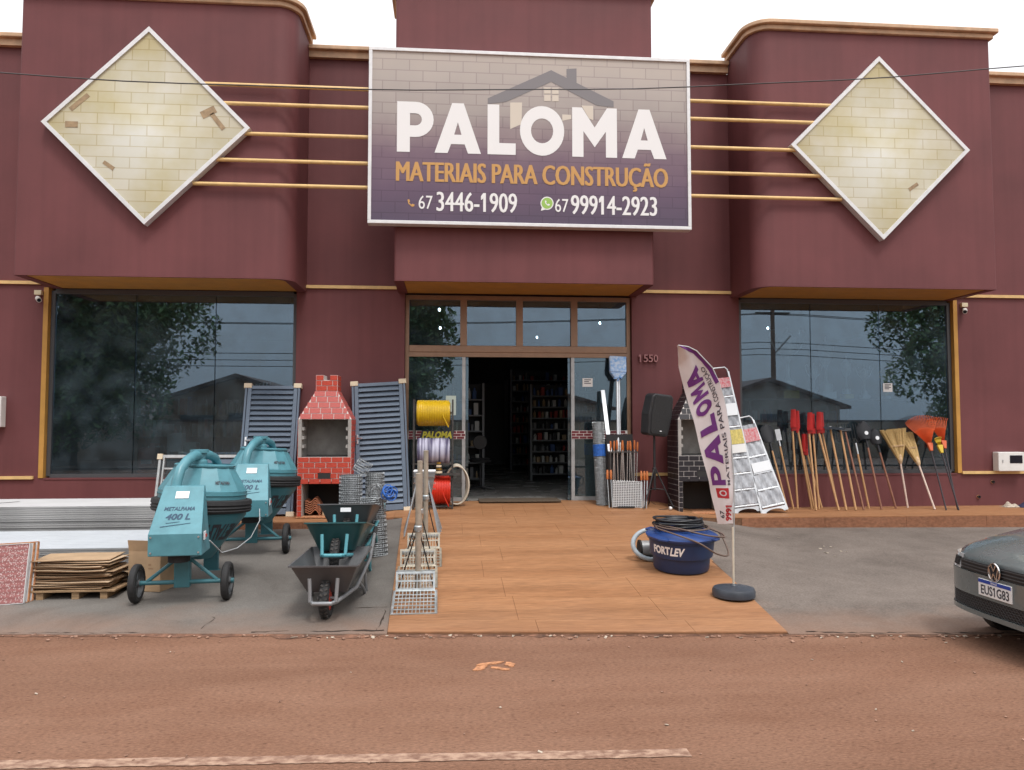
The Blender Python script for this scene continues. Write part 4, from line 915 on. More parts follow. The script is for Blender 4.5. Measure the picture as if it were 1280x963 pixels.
# carton behind the mixer wheel
bx = thing('cardboard_box', 'brown cardboard carton with an open flap behind the mixer wheel', 'box', (-2.74, 7.36, G(-2.74, 7.3)), (0, 0, radians(-14)))
for (a, b, c, d) in ((-.16, .16, -.15, -.145), (-.16, .16, .145, .15), (-.16, -.155, -.144, .144), (.155, .16, -.144, .144)): MB().bb(a, b, c, d, 0, .36).build('side', 'cardboard', bx)
MB().bb(-.154, .154, -.144, .144, 0, .005).build('base', 'cardboard_dark', bx)
MB().hexa([(-.16, -.15, .361), (.16, -.15, .361), (.16, -.145, .361), (-.16, -.145, .361), (-.16, -.17, .46), (.16, -.17, .46), (.16, -.165, .46), (-.16, -.165, .46)]).build('flap', 'cardboard', bx); MB().hexa([(.155, -.14, .361), (.16, -.14, .361), (.16, .14, .361), (.155, .14, .361), (.19, -.14, .44), (.195, -.14, .44), (.195, .14, .44), (.19, .14, .44)]).build('flap', 'cardboard_light', bx)
for (z_, x_, w_) in ((.20, -.10, .08), (.20, .04, .05), (.09, -.10, .2)): MB().bb(x_, x_ + w_, -.1512, -.1502, z_, z_ + .012).bb(x_, x_ + w_ * .6, -.1512, -.1502, z_ + .03, z_ + .05).build('printing', 'cardboard_dark', bx)

# louvred steel doors and a low frame
mat('louvre_grey', (0.120, 0.155, 0.205), 0.42, metal=.15, var=.08, scale=4); mat('foam_cream', (0.66, 0.55, 0.40), .85); mat('chrome', (.7, .7, .7), .2, metal=1)
def louvre_door(label, loc, rot, W_=.72, H_=1.84, n=22):
    t = thing('louvred_door', label, 'door', loc, rot)
    for (a, b, c, d) in ((-W_ / 2, -W_ / 2 + .055, 0, H_), (W_ / 2 - .055, W_ / 2, 0, H_), (-W_ / 2 + .056, W_ / 2 - .056, 0, .08), (-W_ / 2 + .056, W_ / 2 - .056, H_ - .05, H_)):
        MB().bb(a, b, 0, .045, c, d).build('frame', 'louvre_grey', t, bevel=.004)
    for s in (-1, 1): MB().bb(s * (W_ / 2 + .022) - .014, s * (W_ / 2 + .022) + .014, -.005, .06, 0, H_ + .01).build('jamb_bar', 'louvre_grey', t, bevel=.003)
    MB().bb(-W_ / 2 + .05, W_ / 2 - .05, .040, .044, .05, H_ - .04).build('backing', 'louvre_grey', t)
    R = rotm(radians(-32), 0, 0); p = (H_ - .15) / n
    for k in range(n): piece('slat', 'louvre_grey', t, (0, .016, .10 + p * (k + .5)), (W_ - .114, .006, p * 1.12), rotm(radians(-30), 0, 0))
    for s in (-1, 1):
        for z in (0, H_): MB().bb(s * W_ / 2 - .055, s * W_ / 2 + .055, -.012, .075, z - .035, z + .035).build('corner_guard', 'foam_cream', t, bevel=.006)
    MB().bb(-W_ / 2 + .015, -W_ / 2 + .04, -.012, -.001, H_ * .52, H_ * .52 + .13).build('lock_plate', 'chrome', t, bevel=.003); MB().tube([(-W_ / 2 + .027, -.005, H_ * .56), (-W_ / 2 + .027, -.045, H_ * .56), (-W_ / 2 + .1, -.05, H_ * .56)], .008).build('handle', 'chrome', t, smooth=40)
    return t
louvre_door('blue grey louvred steel door leaning between the red barbecue and the hose reels', (-.93, 10.62, zplat(-.93, 10.6) + .015), (radians(-12), radians(-3.5), 0), .69)
louvre_door('blue grey louvred steel door leaning behind the second mixer', (-2.55, 10.70, .358), (radians(-13), 0, 0), .70)
fr = thing('window_frame', 'low grey aluminium frame with glazing bars leaning below the window', 'window frame', (-3.46, 10.66, .337), (radians(-14), 0, 0))
for (a, b, c, d) in ((-.56, -.53, 0, .86), (.53, .56, 0, .86), (-.529, .529, .82, .86), (-.529, .529, 0, .03), (-.50, -.48, .031, .819), (-.20, -.18, .031, .819)): MB().bb(a, b, 0, .05, c, d).build('bar', 'alu_dull', fr)
for z in (.30, .5, .66): MB().bb(-.479, -.201, .01, .035, z, z + .022).build('glazing_bar', 'alu_dull', fr)
MB().bb(-.17, .529, .02, .03, .70, .80).build('slat_panel', 'louvre_grey', fr)
for x in (-.545, .545): MB().bb(x - .035, x + .035, -.01, .06, .80, .875).build('corner_guard', 'foam_cream', fr)

# ------------------------------------------------------------------ brick barbecues
mat('brick_red', (0.50, 0.056, 0.030), 0.55, var=.2, scale=5); mat('brick_rose', (0.46, 0.095, 0.080), 0.55, var=.15, scale=5); mat('mortar_white', (0.62, 0.57, 0.54), .8)
mat('brick_black', (0.022, 0.018, 0.022), 0.4, var=.3, scale=6); mat('firebrick', (0.36, 0.335, 0.31), .85, var=.2, scale=6); mat('soot', (0.03, .028, .027), .9)
def brick_face(parent, O, U, V, Wf, H, m, bl=.150, bh=.066, j=.009, proud=.006, holes=()):
    """lay bricks on a plane: O origin, U across, V up; Wf(v) gives (u0, u1) at height v"""
    U, V = Vector(U).normalized(), Vector(V).normalized(); Nn = -U.cross(V); R = Matrix((U, Nn, V)).transposed(); O = Vector(O)
    rws = max(1, round(H / (bh + j))); ph = H / rws
    for r in range(rws):
        v0, v1 = r * ph + j / 2, (r + 1) * ph - j / 2; vm = (v0 + v1) / 2; a, b = Wf(vm); u = a - (bl / 2 if r % 2 else 0)
        while u < b - .01:
            segs = [(max(u, a) + j / 2, min(u + bl, b) - j / 2)]; u += bl
            for (h0, h1, k0, k1) in holes:
                if k0 < vm < k1:
                    ns = []
                    for p, q in segs:
                        if q <= h0 or p >= h1: ns.append((p, q))
                        else:
                            if p < h0: ns.append((p, h0))
                            if q > h1: ns.append((h1, q))
                    segs = ns
            for p, q in segs:
                if q - p > .014: piece('brick', m, parent, O + U * ((p + q) / 2) + V * vm, (q - p, proud * 2, v1 - v0), R)
def barbecue(label, loc, rz, brick, hood_brick, mirror=1):
    t = thing('brick_barbecue', label, 'barbecue', loc, (0, 0, rz)); W_ = .355; D_ = .50; mo = 'mortar_white'
    zb, zo, zh, zc, zt = 0.0, .80, 1.31, 1.70, 1.92
    # base with wood niche
    MB().bb(-W_, -W_ + .055, 0, D_, 0, .47).build('base_side', mo, t); MB().bb(W_ - .055, W_, 0, D_, 0, .47).build('base_side', mo, t)
    MB().bb(-W_ + .056, W_ - .056, D_ - .03, D_, 0, .47).build('niche_back', 'soot', t); MB().bb(-W_ - .01, W_ + .01, -.02, D_ + .01, -.02, -.001).build('foot_slab', 'clay_patch', t)
    for s in (-1, 1): MB().bb(*( (-W_ + .0555, -W_ + .062) if s < 0 else (W_ - .062, W_ - .0555)), .01, D_ - .031, 0, .469).build('niche_lining', 'firebrick', t)
    MB().bb(-W_, W_, 0, D_, .471, zo).build('fire_base', mo, t)
    # fire chamber
    for s in (-1, 1):
        MB().bb(s * W_ - (.045 if s > 0 else 0), s * W_ + (.045 if s < 0 else 0), 0, D_, zo + .001, zh).build('chamber_side', 'firebrick', t)
        for k in range(3): MB().bb(*((-W_ + .046, -W_ + .075) if s < 0 else (W_ - .075, W_ - .046)), .015, .2, zo + .12 + k * .12, zo + .165 + k * .12).build('spit_notch', 'firebrick', t)
    MB().bb(-W_ + .046, W_ - .046, D_ - .04, D_, zo + .001, zh).build('chamber_back', 'firebrick', t); MB().bb(-W_ + .046, W_ - .046, .02, D_ - .041, zo + .001, zo + .012).build('grate_floor', 'soot', t)
    # hood and chimney
    c0, c1 = .145, .28
    MB().hexa([(-W_, 0, zh + .001), (W_, 0, zh + .001), (W_, D_, zh + .001), (-W_, D_, zh + .001), (-c0, .12, zc), (c0, .12, zc), (c0, .42, zc), (-c0, .42, zc)]).build('hood', mo, t)
    MB().bb(-c0, c0, .12, .42, zc + .001, zt - .07).bb(-c0, -c0 + .10, .12, .42, zt - .069, zt).bb(c0 - .10, c0, .12, .42, zt - .069, zt).build('chimney', mo, t)
    # bricks: front, both flanks, hood, chimney
    hol = [(W_ - (W_ - .055), 2 * W_ - .055, -.1, .47), (W_ - .085, W_ + .085, .53, .57)]
    brick_face(t, (-W_, 0, 0), (1, 0, 0), (0, 0, 1), lambda v: (0, 2 * W_), zo, brick, holes=hol)
    MB().bb(-.088, .088, -.003, -.0005, .50, .60).build('ash_slot', 'soot', t)
    for s in (-1, 1):
        brick_face(t, (s * W_, D_ if s < 0 else 0, 0), (0, -1 if s < 0 else 1, 0), (0, 0, 1), lambda v: (0, D_), zh, brick)
        ux = Vector((0, -1 if s < 0 else 1, 0)); Vv = Vector((-s * (W_ - c0), 0, zc - zh)); L_ = Vv.length
        brick_face(t, (s * W_, D_ if s < 0 else 0, zh), ux, Vv, lambda v, L_=L_, s=s: (lerp(0, .08 if s < 0 else .12, v / L_), lerp(D_, D_ - (.12 if s < 0 else .08), v / L_)), L_, hood_brick)
        brick_face(t, (s * c0, .42 if s < 0 else .12, zc), ux, (0, 0, 1), lambda v: (0, .3), zt - zc, brick)
    Vv = Vector((0, .12, zc - zh)); L_ = Vv.length
    brick_face(t, (-W_, 0, zh), (1, 0, 0), Vv, lambda v: (lerp(0, W_ - c0, v / L_), lerp(2 * W_, W_ + c0, v / L_)), L_, hood_brick)
    brick_face(t, (-c0, .12, zc), (1, 0, 0), (0, 0, 1), lambda v: (0, 2 * c0), zt - zc, brick, holes=[(.10, 2 * c0 - .10, zt - zc - .07, 9)])
    return t
barbecue('red brick barbecue with tapered hood and clay roof tiles stored in its niche', (-1.70, 10.45, .352), 0, 'brick_red', 'brick_rose')
barbecue('black brick barbecue with white joints between the speaker and ladders', (3.56, 10.48, .352), radians(1), 'brick_black', 'brick_black')
mat('terracotta', (0.50, 0.19, 0.10), .8, var=.25, scale=9, bump=.1)
for k in range(6):
    t = thing('roof_tile', 'curved terracotta roof tile stacked in the red barbecue niche', 'roof tile', (-1.865, 10.56, .355 + .03 * k), (0, 0, radians(4 * (k % 2))), 'terracotta tiles in the barbecue niche')
    MB().grid(lambda u, v: (-.105 + .21 * u, .28 * v, .025 + .028 * cos(u * 9.4) + .04 * sin(u * pi)), 14, 2).grid(lambda u, v: (-.105 + .21 * u, .28 * v, .011 + .028 * cos(u * 9.4) + .04 * sin(u * pi)), 14, 2).grid(lambda u, v: (-.105 + .21 * u, 0, .011 + .014 * v + .028 * cos(u * 9.4) + .04 * sin(u * pi)), 14, 1).build('tile', 'terracotta', t, smooth=50)
mat('pine', (0.60, 0.42, 0.25), .8, var=.2, scale=8, stretch=(1, 1, 6))
tag(MB().bb(-1.73, -1.58, 10.52, 10.66, .354, .46).build('wood_block', 'pine', bevel=.004), 'small pale pine block beside the terracotta tiles', 'wood block')

# ------------------------------------------------------------------ wheelbarrows
mat('tray_grey', (0.115, 0.116, 0.12), 0.42, metal=.3, var=.15, scale=6); mat('tray_green', (0.022, 0.085, 0.09), 0.3, var=.12, scale=6); mat('frame_grey', (0.27, 0.28, 0.29), .45, metal=.4); mat('frame_teal', (0.10, 0.33, 0.38), .4); mat('rim_red', (0.5, .04, .02), .5)
def tray(w0, w1, l0, l1, h, z0, th=.006, rnd=.0):
    """open tapered trough: floor w0 x l0, rim w1 x l1"""
    m = MB()
    def ring(w_, yf, yb, z, k=5):
        P = []; r = rnd
        for (cx, cy, a0) in ((w_ - r, yf + r, -90), (w_ - r, yb - r, 0), (-w_ + r, yb - r, 90), (-w_ + r, yf + r, 180)):
            for i in range(k + 1): a = radians(a0 + 90 * i / k); P.append((cx + r * cos(a), cy + r * sin(a), z))
        return P
    o = [ring(w0, l0[0], l0[1], z0), ring(w1, l1[0], l1[1], z0 + h), ring(w1 + .012, l1[0] - .012, l1[1] + .012, z0 + h), ring(w1 + .012, l1[0] - .012, l1[1] + .012, z0 + h - .012)]
    n = len(o[0]); vs = sum(o, []); fs = [tuple(range(n))]
    for k in range(3): fs += [(k * n + i, k * n + (i + 1) % n, (k + 1) * n + (i + 1) % n, (k + 1) * n + i) for i in range(n)]
    m.add(vs, fs); return m
def wheelbarrow(label, loc, rz, trm, frm, rim, rnd, lift=0.0, pitch=0.0):
    t = thing('wheelbarrow', label, 'wheelbarrow', loc, (pitch, 0, rz))
    # local: wheel at y=0, handles run back to y=1.25
    w_ = link('wheel', MB().cyl((-.07, 0, .16), (.07, 0, .16), .012, n=10).mesh('wheel', 'frame_grey'), t)
    R = Matrix.Translation((0, 0, .16)) @ Matrix.Rotation(pi / 2, 4, 'Y')
    MB().lathe([(.10, -.035), (.135, -.042), (.153, -.03), (.16, -.008), (.16, .008), (.153, .03), (.135, .042), (.10, .035)], 40, R, close=True).build('tyre', 'rubber', w_, smooth=35)
    tr_ = MB()
    for k in range(26):
        a = 2 * pi * k / 26
        for s in (-1, 1): tr_.box((s * .017, .160 * cos(a + .1 * s), .16 + .160 * sin(a + .1 * s)), (.024, .016, .008), rotm(a + .1 * s - pi / 2, 0, 0) @ rotm(0, 0, s * .5))
    tr_.build('tread', 'rubber_dusty', w_)
    MB().lathe([(.02, -.03), (.095, -.03), (.102, -.022), (.102, .022), (.095, .03), (.02, .03)], 24, R).build('rim', rim, w_, smooth=35)
    fy = -.09
    f = MB()
    f.tube([(.40 * .62, 1.25, .50), (.26, .75, .34), (.20, .30, .18), (.13, .02, .162), (.10, -.13, .16), (.07, -.20, .16), (-.07, -.20, .16), (-.10, -.13, .16), (-.13, .02, .162), (-.20, .30, .18), (-.26, .75, .34), (-.40 * .62, 1.25, .50)], .017, 10)
    f.build('frame_tube', frm, t, smooth=40)
    for s in (-1, 1):
        MB().tube([(s * .10, -.16, .165), (s * .105, -.15, .26), (s * .11, -.145, .345)], .015, 8).build('front_stay', frm, t, smooth=40)
        MB().tube([(s * .23, .62, .29), (s * .24, .66, .10), (s * .24, .70, .005), (s * .23, .52, .13), (s * .21, .38, .21)], .014, 8).build('leg', frm, t, smooth=40)
        MB().cyl((s * .248, 1.23, .494), (s * .248, 1.36, .535), .021, n=10).build('grip', 'rubber', t, smooth=40)
    MB().tube([(-.235, .66, .10), (.235, .66, .10)], .010, 8).build('cross_brace', frm, t)
    tray(.16, .265, (.02, .52), (-.155, .78), .245, .203, rnd=rnd).build('tray', trm, t, smooth=30)
    return t
wb1 = wheelbarrow('charcoal wheelbarrow with a red rimmed wheel, the barrow next to the road', (-.995, 6.30, G(-1.0, 6.30) - .002), radians(-.5), 'tray_grey', 'frame_grey', 'rim_red', .012)
wb2 = wheelbarrow('green wheelbarrow riding on the tray of the charcoal one', (-1.02, 6.95, .262), radians(.5), 'tray_green', 'frame_teal', 'black_plastic', .05, pitch=radians(-9))
wb3 = wheelbarrow('dark wheelbarrow tipped in behind the green one beside the wire rolls', (-1.01, 7.60, .36), radians(0), 'tray_grey', 'frame_teal', 'alu_dull', .03, pitch=radians(-8))
MB().bb(-.05, .05, -.165, -.160, .37, .41).build('sticker', 'label_white', wb3)
# ------------------------------------------------------------------ rolls of wire
mat('galv', (0.38, 0.40, 0.41), .45, metal=.7, var=.3, scale=25); mat('tie_blue', (0.03, 0.14, 0.50), .6, var=.3, scale=30); mat('galv_core', (.16, .17, .175), .7, metal=.3, var=.4, scale=50)
def wire_roll(name, label, cat, foot, top, r, step, strands, core=True, group=None):
    t = thing(name, label, cat, group=group); aim(t, foot, top); H = (Vector(top) - Vector(foot)).length; m = MB(); rr = random.Random(int(r * 1000))
    n = int(H / step)
    for k in range(n + 1):
        z = k * step; q = r * (1 + rr.uniform(-.03, .03)); m.tube([(q * cos(2 * pi * i / 20), q * sin(2 * pi * i / 20), z + .006 * sin(i * pi)) for i in range(20)], .0028, 4, closed=True)
    for k in range(strands):
        a = 2 * pi * k / strands; zz = [(r * cos(a + .10 * ((i % 2) - .5)), r * sin(a + .10 * ((i % 2) - .5)), H * i / max(4, n)) for i in range(max(4, n) + 1)]; m.tube(zz, .0024, 4)
    o = m.build('wire_mesh', 'galv', t); o['kind'] = 'stuff'
    if core: MB().lathe([(r * .55, 0), (r * .88, 0.003), (r * .90, H * .5), (r * .88, H - .003), (r * .55, H)], 20, close=True).build('inner_layers', 'galv_core', t, smooth=40)
    return t, H
g0 = G(-.82, 8.3)
wire_roll('wire_roll', 'tall roll of galvanised wire mesh standing beside the wheelbarrows', 'wire roll', (-.80, 8.30, g0), (-.84, 8.36, g0 + .62), .135, .022, 26)
wire_roll('wire_roll', 'stubby wire roll standing upright behind the dark wheelbarrow', 'wire roll', (-1.10, 8.55, G(-1.1, 8.55)), (-1.10, 8.56, 1.04), .125, .02, 26)
wire_roll('wire_roll', 'upright wire roll between the stubby roll and the louvred door', 'wire roll', (-.855, 8.72, G(-.85, 8.7)), (-.855, 8.74, 1.05), .105, .02, 24)
wire_roll('wire_roll', 'short loose wire roll perched on top of the standing rolls', 'wire roll', (-1.02, 8.62, 1.055), (-.94, 8.63, 1.19), .085, .028, 16, core=False)
def coil(name, label, cat, c, R, r, n, m, seed, squash=.6, tilt=None, wr=.004, group=None):
    rr = random.Random(seed); t = thing(name, label, cat, c, group=group); mb = MB()
    for k in range(n):
        a, b = rr.uniform(.85, 1.1) * R, rr.uniform(.85, 1.1) * R; e1, e2 = rr.uniform(-.35, .35), rr.uniform(-.35, .35); M_ = rotm(e1, e2, rr.uniform(0, 6)); of = Vector((rr.uniform(-r, r), rr.uniform(-r, r), rr.uniform(-r, r) * squash))
        P = [M_ @ Vector((a * cos(2 * pi * i / 24), b * sin(2 * pi * i / 24), 0)) + of for i in range(24)]
        if tilt: P = [tilt @ p for p in P]
        mb.tube(P, wr, 5, closed=True)
    mb.build('strands', m, t, smooth=60); return t
coil('wire_coil', 'tangled coil of bright wire on the rolls beside the blue tie', 'wire coil', (-.80, 8.26, .86), .075, .03, 14, 'galv', 4, tilt=rotm(pi / 2, 0, 0), wr=.003)
coil('tie_coil', 'bright blue coil of binding tape stuck on the wire rolls', 'tape coil', (-.655, 8.24, .865), .055, .035, 11, 'tie_blue', 5, tilt=rotm(pi / 2, 0, .4), wr=.0055)
mat('lime', (.20, .52, .04), .6); coil('green_tie', 'scrap of lime green tie lying in the dark wheelbarrow', 'tie', (-.99, 7.75, .60), .05, .02, 5, 'lime', 6, squash=.3, wr=.008)
# ================================================================== GOODS BY THE RAMP AND DOOR
mat('zinc', (0.50, 0.54, 0.55), .38, metal=.75, var=.2, scale=14); mat('zinc_warm', (0.50, 0.46, 0.38), .4, metal=.7, var=.25, scale=14); mat('pole_tan', (0.42, 0.37, 0.30), .45, metal=.3, var=.15, scale=10)
def holed_sheet(name, parent, w_, l_, nx, ny, m, M, round_=True, edge=.018):
    """a plate with a grid of square holes, real openings"""
    mb = MB(); cw, cl = (w_ - 2 * edge) / nx, (l_ - 2 * edge) / ny; b = .22
    mb.bb(-w_ / 2, w_ / 2, 0, edge, -.003, .003).bb(-w_ / 2, w_ / 2, l_ - edge, l_, -.003, .003).bb(-w_ / 2, -w_ / 2 + edge, edge, l_ - edge, -.003, .003).bb(w_ / 2 - edge, w_ / 2, edge, l_ - edge, -.003, .003)
    for i in range(1, nx): x = -w_ / 2 + edge + i * cw; mb.bb(x - cw * b / 2, x + cw * b / 2, edge, l_ - edge, -.0028, .0028)
    for j in range(1, ny): y = edge + j * cl; mb.bb(-w_ / 2 + edge, w_ / 2 - edge, y - cl * b / 2, y + cl * b / 2, -.0022, .0022)
    return mb.build(name, m, parent, M=M)
def grill_stand(label, x, y, tilt, m, ph, pole_dx):
    t = thing('grill_stand', label, 'grill stand', (x, y, zramp(x, y) + .004), (math.atan(.08), 0, radians(1)))
    # tray grid sloping up to the pole, side skirts, the pole and its foot
    T = Matrix.Rotation(tilt, 4, 'X'); L_ = .46
    holed_sheet('grid_tray', t, .37, L_, 11, 6, m, T)
    holed_sheet('back_grid', t, .34, .16, 11, 2, m, Matrix.Translation((0, L_ * cos(tilt), L_ * sin(tilt))) @ Matrix.Rotation(radians(70), 4, 'X'))
    for s in (-1, 1): MB().add([(s * .187, 0, 0), (s * .187, L_ * cos(tilt), 0.0), (s * .187, L_ * cos(tilt), L_ * sin(tilt)), (s * .190, 0, 0.0), (s * .190, L_ * cos(tilt), 0.0), (s * .190, L_ * cos(tilt), L_ * sin(tilt))], [(0, 1, 2), (3, 5, 4), (0, 3, 4, 1), (1, 4, 5, 2), (2, 5, 3, 0)]).build('skirt', m, t)
    yp = L_ * cos(tilt) + .10
    MB().cyl((pole_dx, yp, 0), (pole_dx, yp, ph), .026, n=16).build('pole', 'pole_tan', t, smooth=40); MB().bb(-.17, .17, yp - .03, yp + .03, .17, .20).build('crossbar', 'zinc', t, bevel=.004)
    MB().lathe([(.030, ph * .52), (.036, ph * .53), (.036, ph * .56), (.030, ph * .57)], 16, Matrix.Translation((pole_dx, yp, 0))).build('clamp', 'zinc', t)
    for s in (-1, 1): MB().tube([(pole_dx, yp, ph * .56), (s * .16, yp + .12, .0)], .006, 6).build('brace', 'rubber', t)
    return t
grill_stand('galvanised grill stand with a tan pole at the road end of the ramp', -.29, 6.24, radians(7), 'zinc', 1.06, .02)
grill_stand('brassy grill stand nested between the front stand and the last one', -.30, 6.95, radians(10), 'zinc_warm', 1.08, .015)
grill_stand('last grill stand of the nested row, closest to the hose reels', -.27, 7.65, radians(10), 'zinc_warm', 1.10, .02)
# folded grill with long handles behind the stands
gs = thing('grill_rack', 'bundle of folded wire grills with long legs behind the grill stands', 'grill rack', (-.33, 9.2, zramp(-.33, 9.2)))
for k in range(4):
    for s in (-1, 1): MB().tube([(s * .05, .05 * k, .70 - .03 * k), (s * (.20 + .01 * k), -.30 + .17 * k, .0)], .009, 6).build('leg', 'frame_grey', gs, smooth=40)
MB().hexa([(-.09, -.02, .48), (.11, -.02, .48), (.11, .2, .48), (-.09, .2, .48), (-.11, -.04, .72), (.15, -.04, .72), (.15, .24, .72), (-.11, .24, .72)]).build('fire_pan', 'frame_grey', gs, bevel=.006)
for k in range(6): MB().tube([(-.11, -.05 + .05 * k, .735), (.15, -.05 + .05 * k, .735)], .006, 6).build('grill_rod', 'chrome', gs)
for k in range(3): MB().bb(-.11, .15, -.05, -.045, .52 + .07 * k, .532 + .07 * k).build('band', 'chrome', gs)
# hose reel stand
mat('hose_yellow', (0.62, 0.40, 0.012), .35, var=.08, scale=10); mat('hose_red', (0.60, 0.03, 0.012), .35, var=.08, scale=10); mat('hose_cream', (0.58, 0.52, 0.42), .4, var=.15, scale=10)
def hose_clear():
    m = bpy.data.materials.new('hose_clear'); m.use_nodes = True; MATS['hose_clear'] = m; n = m.node_tree.nodes; l = m.node_tree.links; b = n['Principled BSDF']; b.inputs['Roughness'].default_value = .2
    tc = n.new('ShaderNodeTexCoord'); v = n.new('ShaderNodeTexNoise'); v.inputs['Scale'].default_value = 26; mp = n.new('ShaderNodeMapping'); mp.inputs['Scale'].default_value = (1, .05, .05); l.new(tc.outputs['Object'], mp.inputs[0]); l.new(mp.outputs[0], v.inputs['Vector'])
    cr = n.new('ShaderNodeValToRGB'); e = cr.color_ramp.elements; e[0].position = .38; e[0].color = (.10, .09, .16, 1); e[1].position = .62; e[1].color = (.55, .54, .66, 1); l.new(v.outputs['Fac'], cr.inputs[0]); l.new(cr.outputs[0], b.inputs['Base Color'])
hose_clear()
rs = thing('reel_stand', 'dark steel stand holding three hose reels beside the open door', 'stand', (-.24, 10.78, zplat(-.24, 10.78)))
for x in (-.27, .27):
    for y in (-.14, .14): MB().bb(x - .012, x + .012, y - .012, y + .012, 0, 1.52).build('post', 'rubber_dusty', rs)
    for z in (.02, .62, 1.16, 1.5): MB().bb(x - .011, x + .011, -.127, .127, z - .012, z + .012).build('side_bar', 'rubber_dusty', rs)
for z in (.03, .62): MB().bb(-.257, .257, -.15, -.128, z - .01, z + .01).build('cross_bar', 'rubber_dusty', rs)
def reel(label, z, x0, x1, r, m, loose=True):
    t = thing('hose_reel', label, 'hose reel', (-.24, 10.78, zplat(-.24, 10.78) + z)); n = int((x1 - x0) / .024)
    MB().cyl((x0 - .02, 0, 0), (x1 + .02, 0, 0), .02, n=12).build('axle', 'rubber_dusty', t)
    hl = MB(); N_ = 26
    P = [(x0 + .013 + (x1 - x0 - .026) * k / (n * N_), r * cos(2 * pi * k / N_), r * sin(2 * pi * k / N_)) for k in range(n * N_ + 1)]
    hl.tube(P, .0135, 7); hl.lathe([(.02, x0 + .002), (r - .008, x0 + .002), (r - .008, x1 - .002), (.02, x1 - .002)], 24, Matrix.Rotation(pi / 2, 4, 'Y'))
    hl.build('wound_hose', m, t, smooth=50)
    for x in (x0 - .006, x1 + .006): MB().lathe([(.02, x - .003), (r * .82, x - .003), (r * .82, x + .003), (.02, x + .003)], 28, Matrix.Rotation(pi / 2, 4, 'Y')).build('flange', 'rubber_dusty', t)
    if loose: MB().tube([(x1 * .55, -r, 0), (x1 * .6, -r - .01, -.06), (x1 * .7, -r - .012, -r * .6), (x1 * .9, -r * .9, -r * 1.15)], .009, 6).build('loose_end', m, t, smooth=60)
reel('reel of bright yellow hose on top of the reel stand', 1.33, -.235, .235, .172, 'hose_yellow')
reel('reel of clear lilac hose below the yellow one', .79, -.225, .235, .18, 'hose_clear', False)
reel('reel of red hose at the bottom of the reel stand', .25, -.03, .245, .19, 'hose_red')
t = thing('brass_fitting', 'stack of small brass fittings above the red hose reel', 'fittings', (-.16, 10.615, zplat(-.2, 10.7) + .50)); mat('brass', (.55, .33, .08), .3, metal=.9)
for k in range(4): MB().lathe([(.02, k * .042), (.05 - .006 * k, k * .042), (.05 - .006 * k, k * .042 + .026), (.02, k * .042 + .03)], 16).build('ring', 'brass' if k % 2 else 'foam_cream', t, smooth=40)
MB().bb(-.09, .3, -.03, .03, -.03, -.001).build('ledge', 'rubber_dusty', t)
hc = thing('hose_coil', 'cream hose coil hung on the side of the reel stand', 'hose coil', (.05, 10.88, zplat(.05, 10.88) + .30))
for k in range(5): MB().tube([(.04 + (.145 + .007 * k) * cos(2 * pi * i / 40), -.02 * k + .03, .0 + (.29 - .005 * k) * sin(2 * pi * i / 40)) for i in range(40)], .0135, 7, closed=True).build('loop', 'hose_cream', hc, smooth=60)
# tall mesh roll and the skewer display
z0 = zplat(2.2, 10.85)
t, H = wire_roll('mesh_roll', 'tall grey roll of chicken wire bound with blue tape by the door', 'wire roll', (2.19, 10.86, z0), (2.155, 10.96, z0 + 1.2), .085, .018, 30)
b_ = MB()
for k in range(9): b_.lathe([(.088, .70 + .019 * k), (.094, .705 + .019 * k), (.094, .715 + .019 * k), (.088, .72 + .019 * k)], 20, close=True)
b_.build('binding_tape', 'tie_blue', t, smooth=40)
mat('orange_wood', (0.52, 0.16, 0.045), .45, var=.15, scale=20)
zr = zplat(2.5, 10.72)
rk = thing('skewer_display', 'black display stand holding skewers with orange handles by the door', 'display stand', (2.45, 10.74, zr))
MB().bb(-.20, .19, .10, .12, .12, 1.03).build('back_board', 'black_plastic', rk); MB().bb(-.19, .23, -.06, .095, .77, .785).build('shelf_rail', 'rubber_dusty', rk)
for x in (-.17, .16): MB().bb(x - .01, x + .01, -.05, .099, .0, .76).build('leg', 'rubber_dusty', rk)
for y in (-.10, .06): MB().tube([(-.1, y - .1, .01), (.14, y - .1, .01)], .012, 8).build('foot', 'rubber', rk)
for k in range(12):
    x = -.165 + .034 * k + .006 * sin(k * 5.1); t = thing('skewer', 'steel skewer with an orange handle hanging in the black display', 'skewer', (2.45 + x, 10.70 + .008 * cos(k * 3.3), zr + .30 + .012 * sin(k * 2.7)), (0, radians(2.2 * sin(k * 1.9)), 0), group='skewers in the black display')
    MB().bb(-.006, .006, -.002, .002, 0, .50).build('blade', 'chrome', t); MB().lathe([(.008, .50), (.013, .51), (.015, .57), (.012, .63), (.006, .635)], 10).build('handle', 'orange_wood', t, smooth=40)
wg = thing('barbecue_grate', 'white double barbecue grate with orange handles leaning on the skewer display', 'grate', (2.50, 10.58, zr - .012), (radians(-10), radians(2), 0))
mat('grate_white', (0.72, 0.72, 0.72), .35, metal=.5)
gr = MB(); W_, H_ = .42, .36
for k in range(18): x = -W_ / 2 + W_ * k / 17; gr.tube([(x, 0, .02), (x, 0, .02 + H_)], .0055, 6)
for k in range(16): z = .02 + H_ * k / 15; gr.tube([(-W_ / 2, .004, z), (W_ / 2, .004, z)], .0055, 6)
gr.build('wire_grid', 'grate_white', wg)['kind'] = 'stuff'
MB().bb(-W_ / 2 + .01, W_ / 2 - .01, .02, .022, .03, H_ + .01).build('back_sheet', 'soot', wg)
for x in (-.29, -.24, .20, .245, .285): MB().cyl((x * .93, -.01, .0), (x, -.005, .40), .006, n=8).build('handle_rod', 'chrome', wg); 
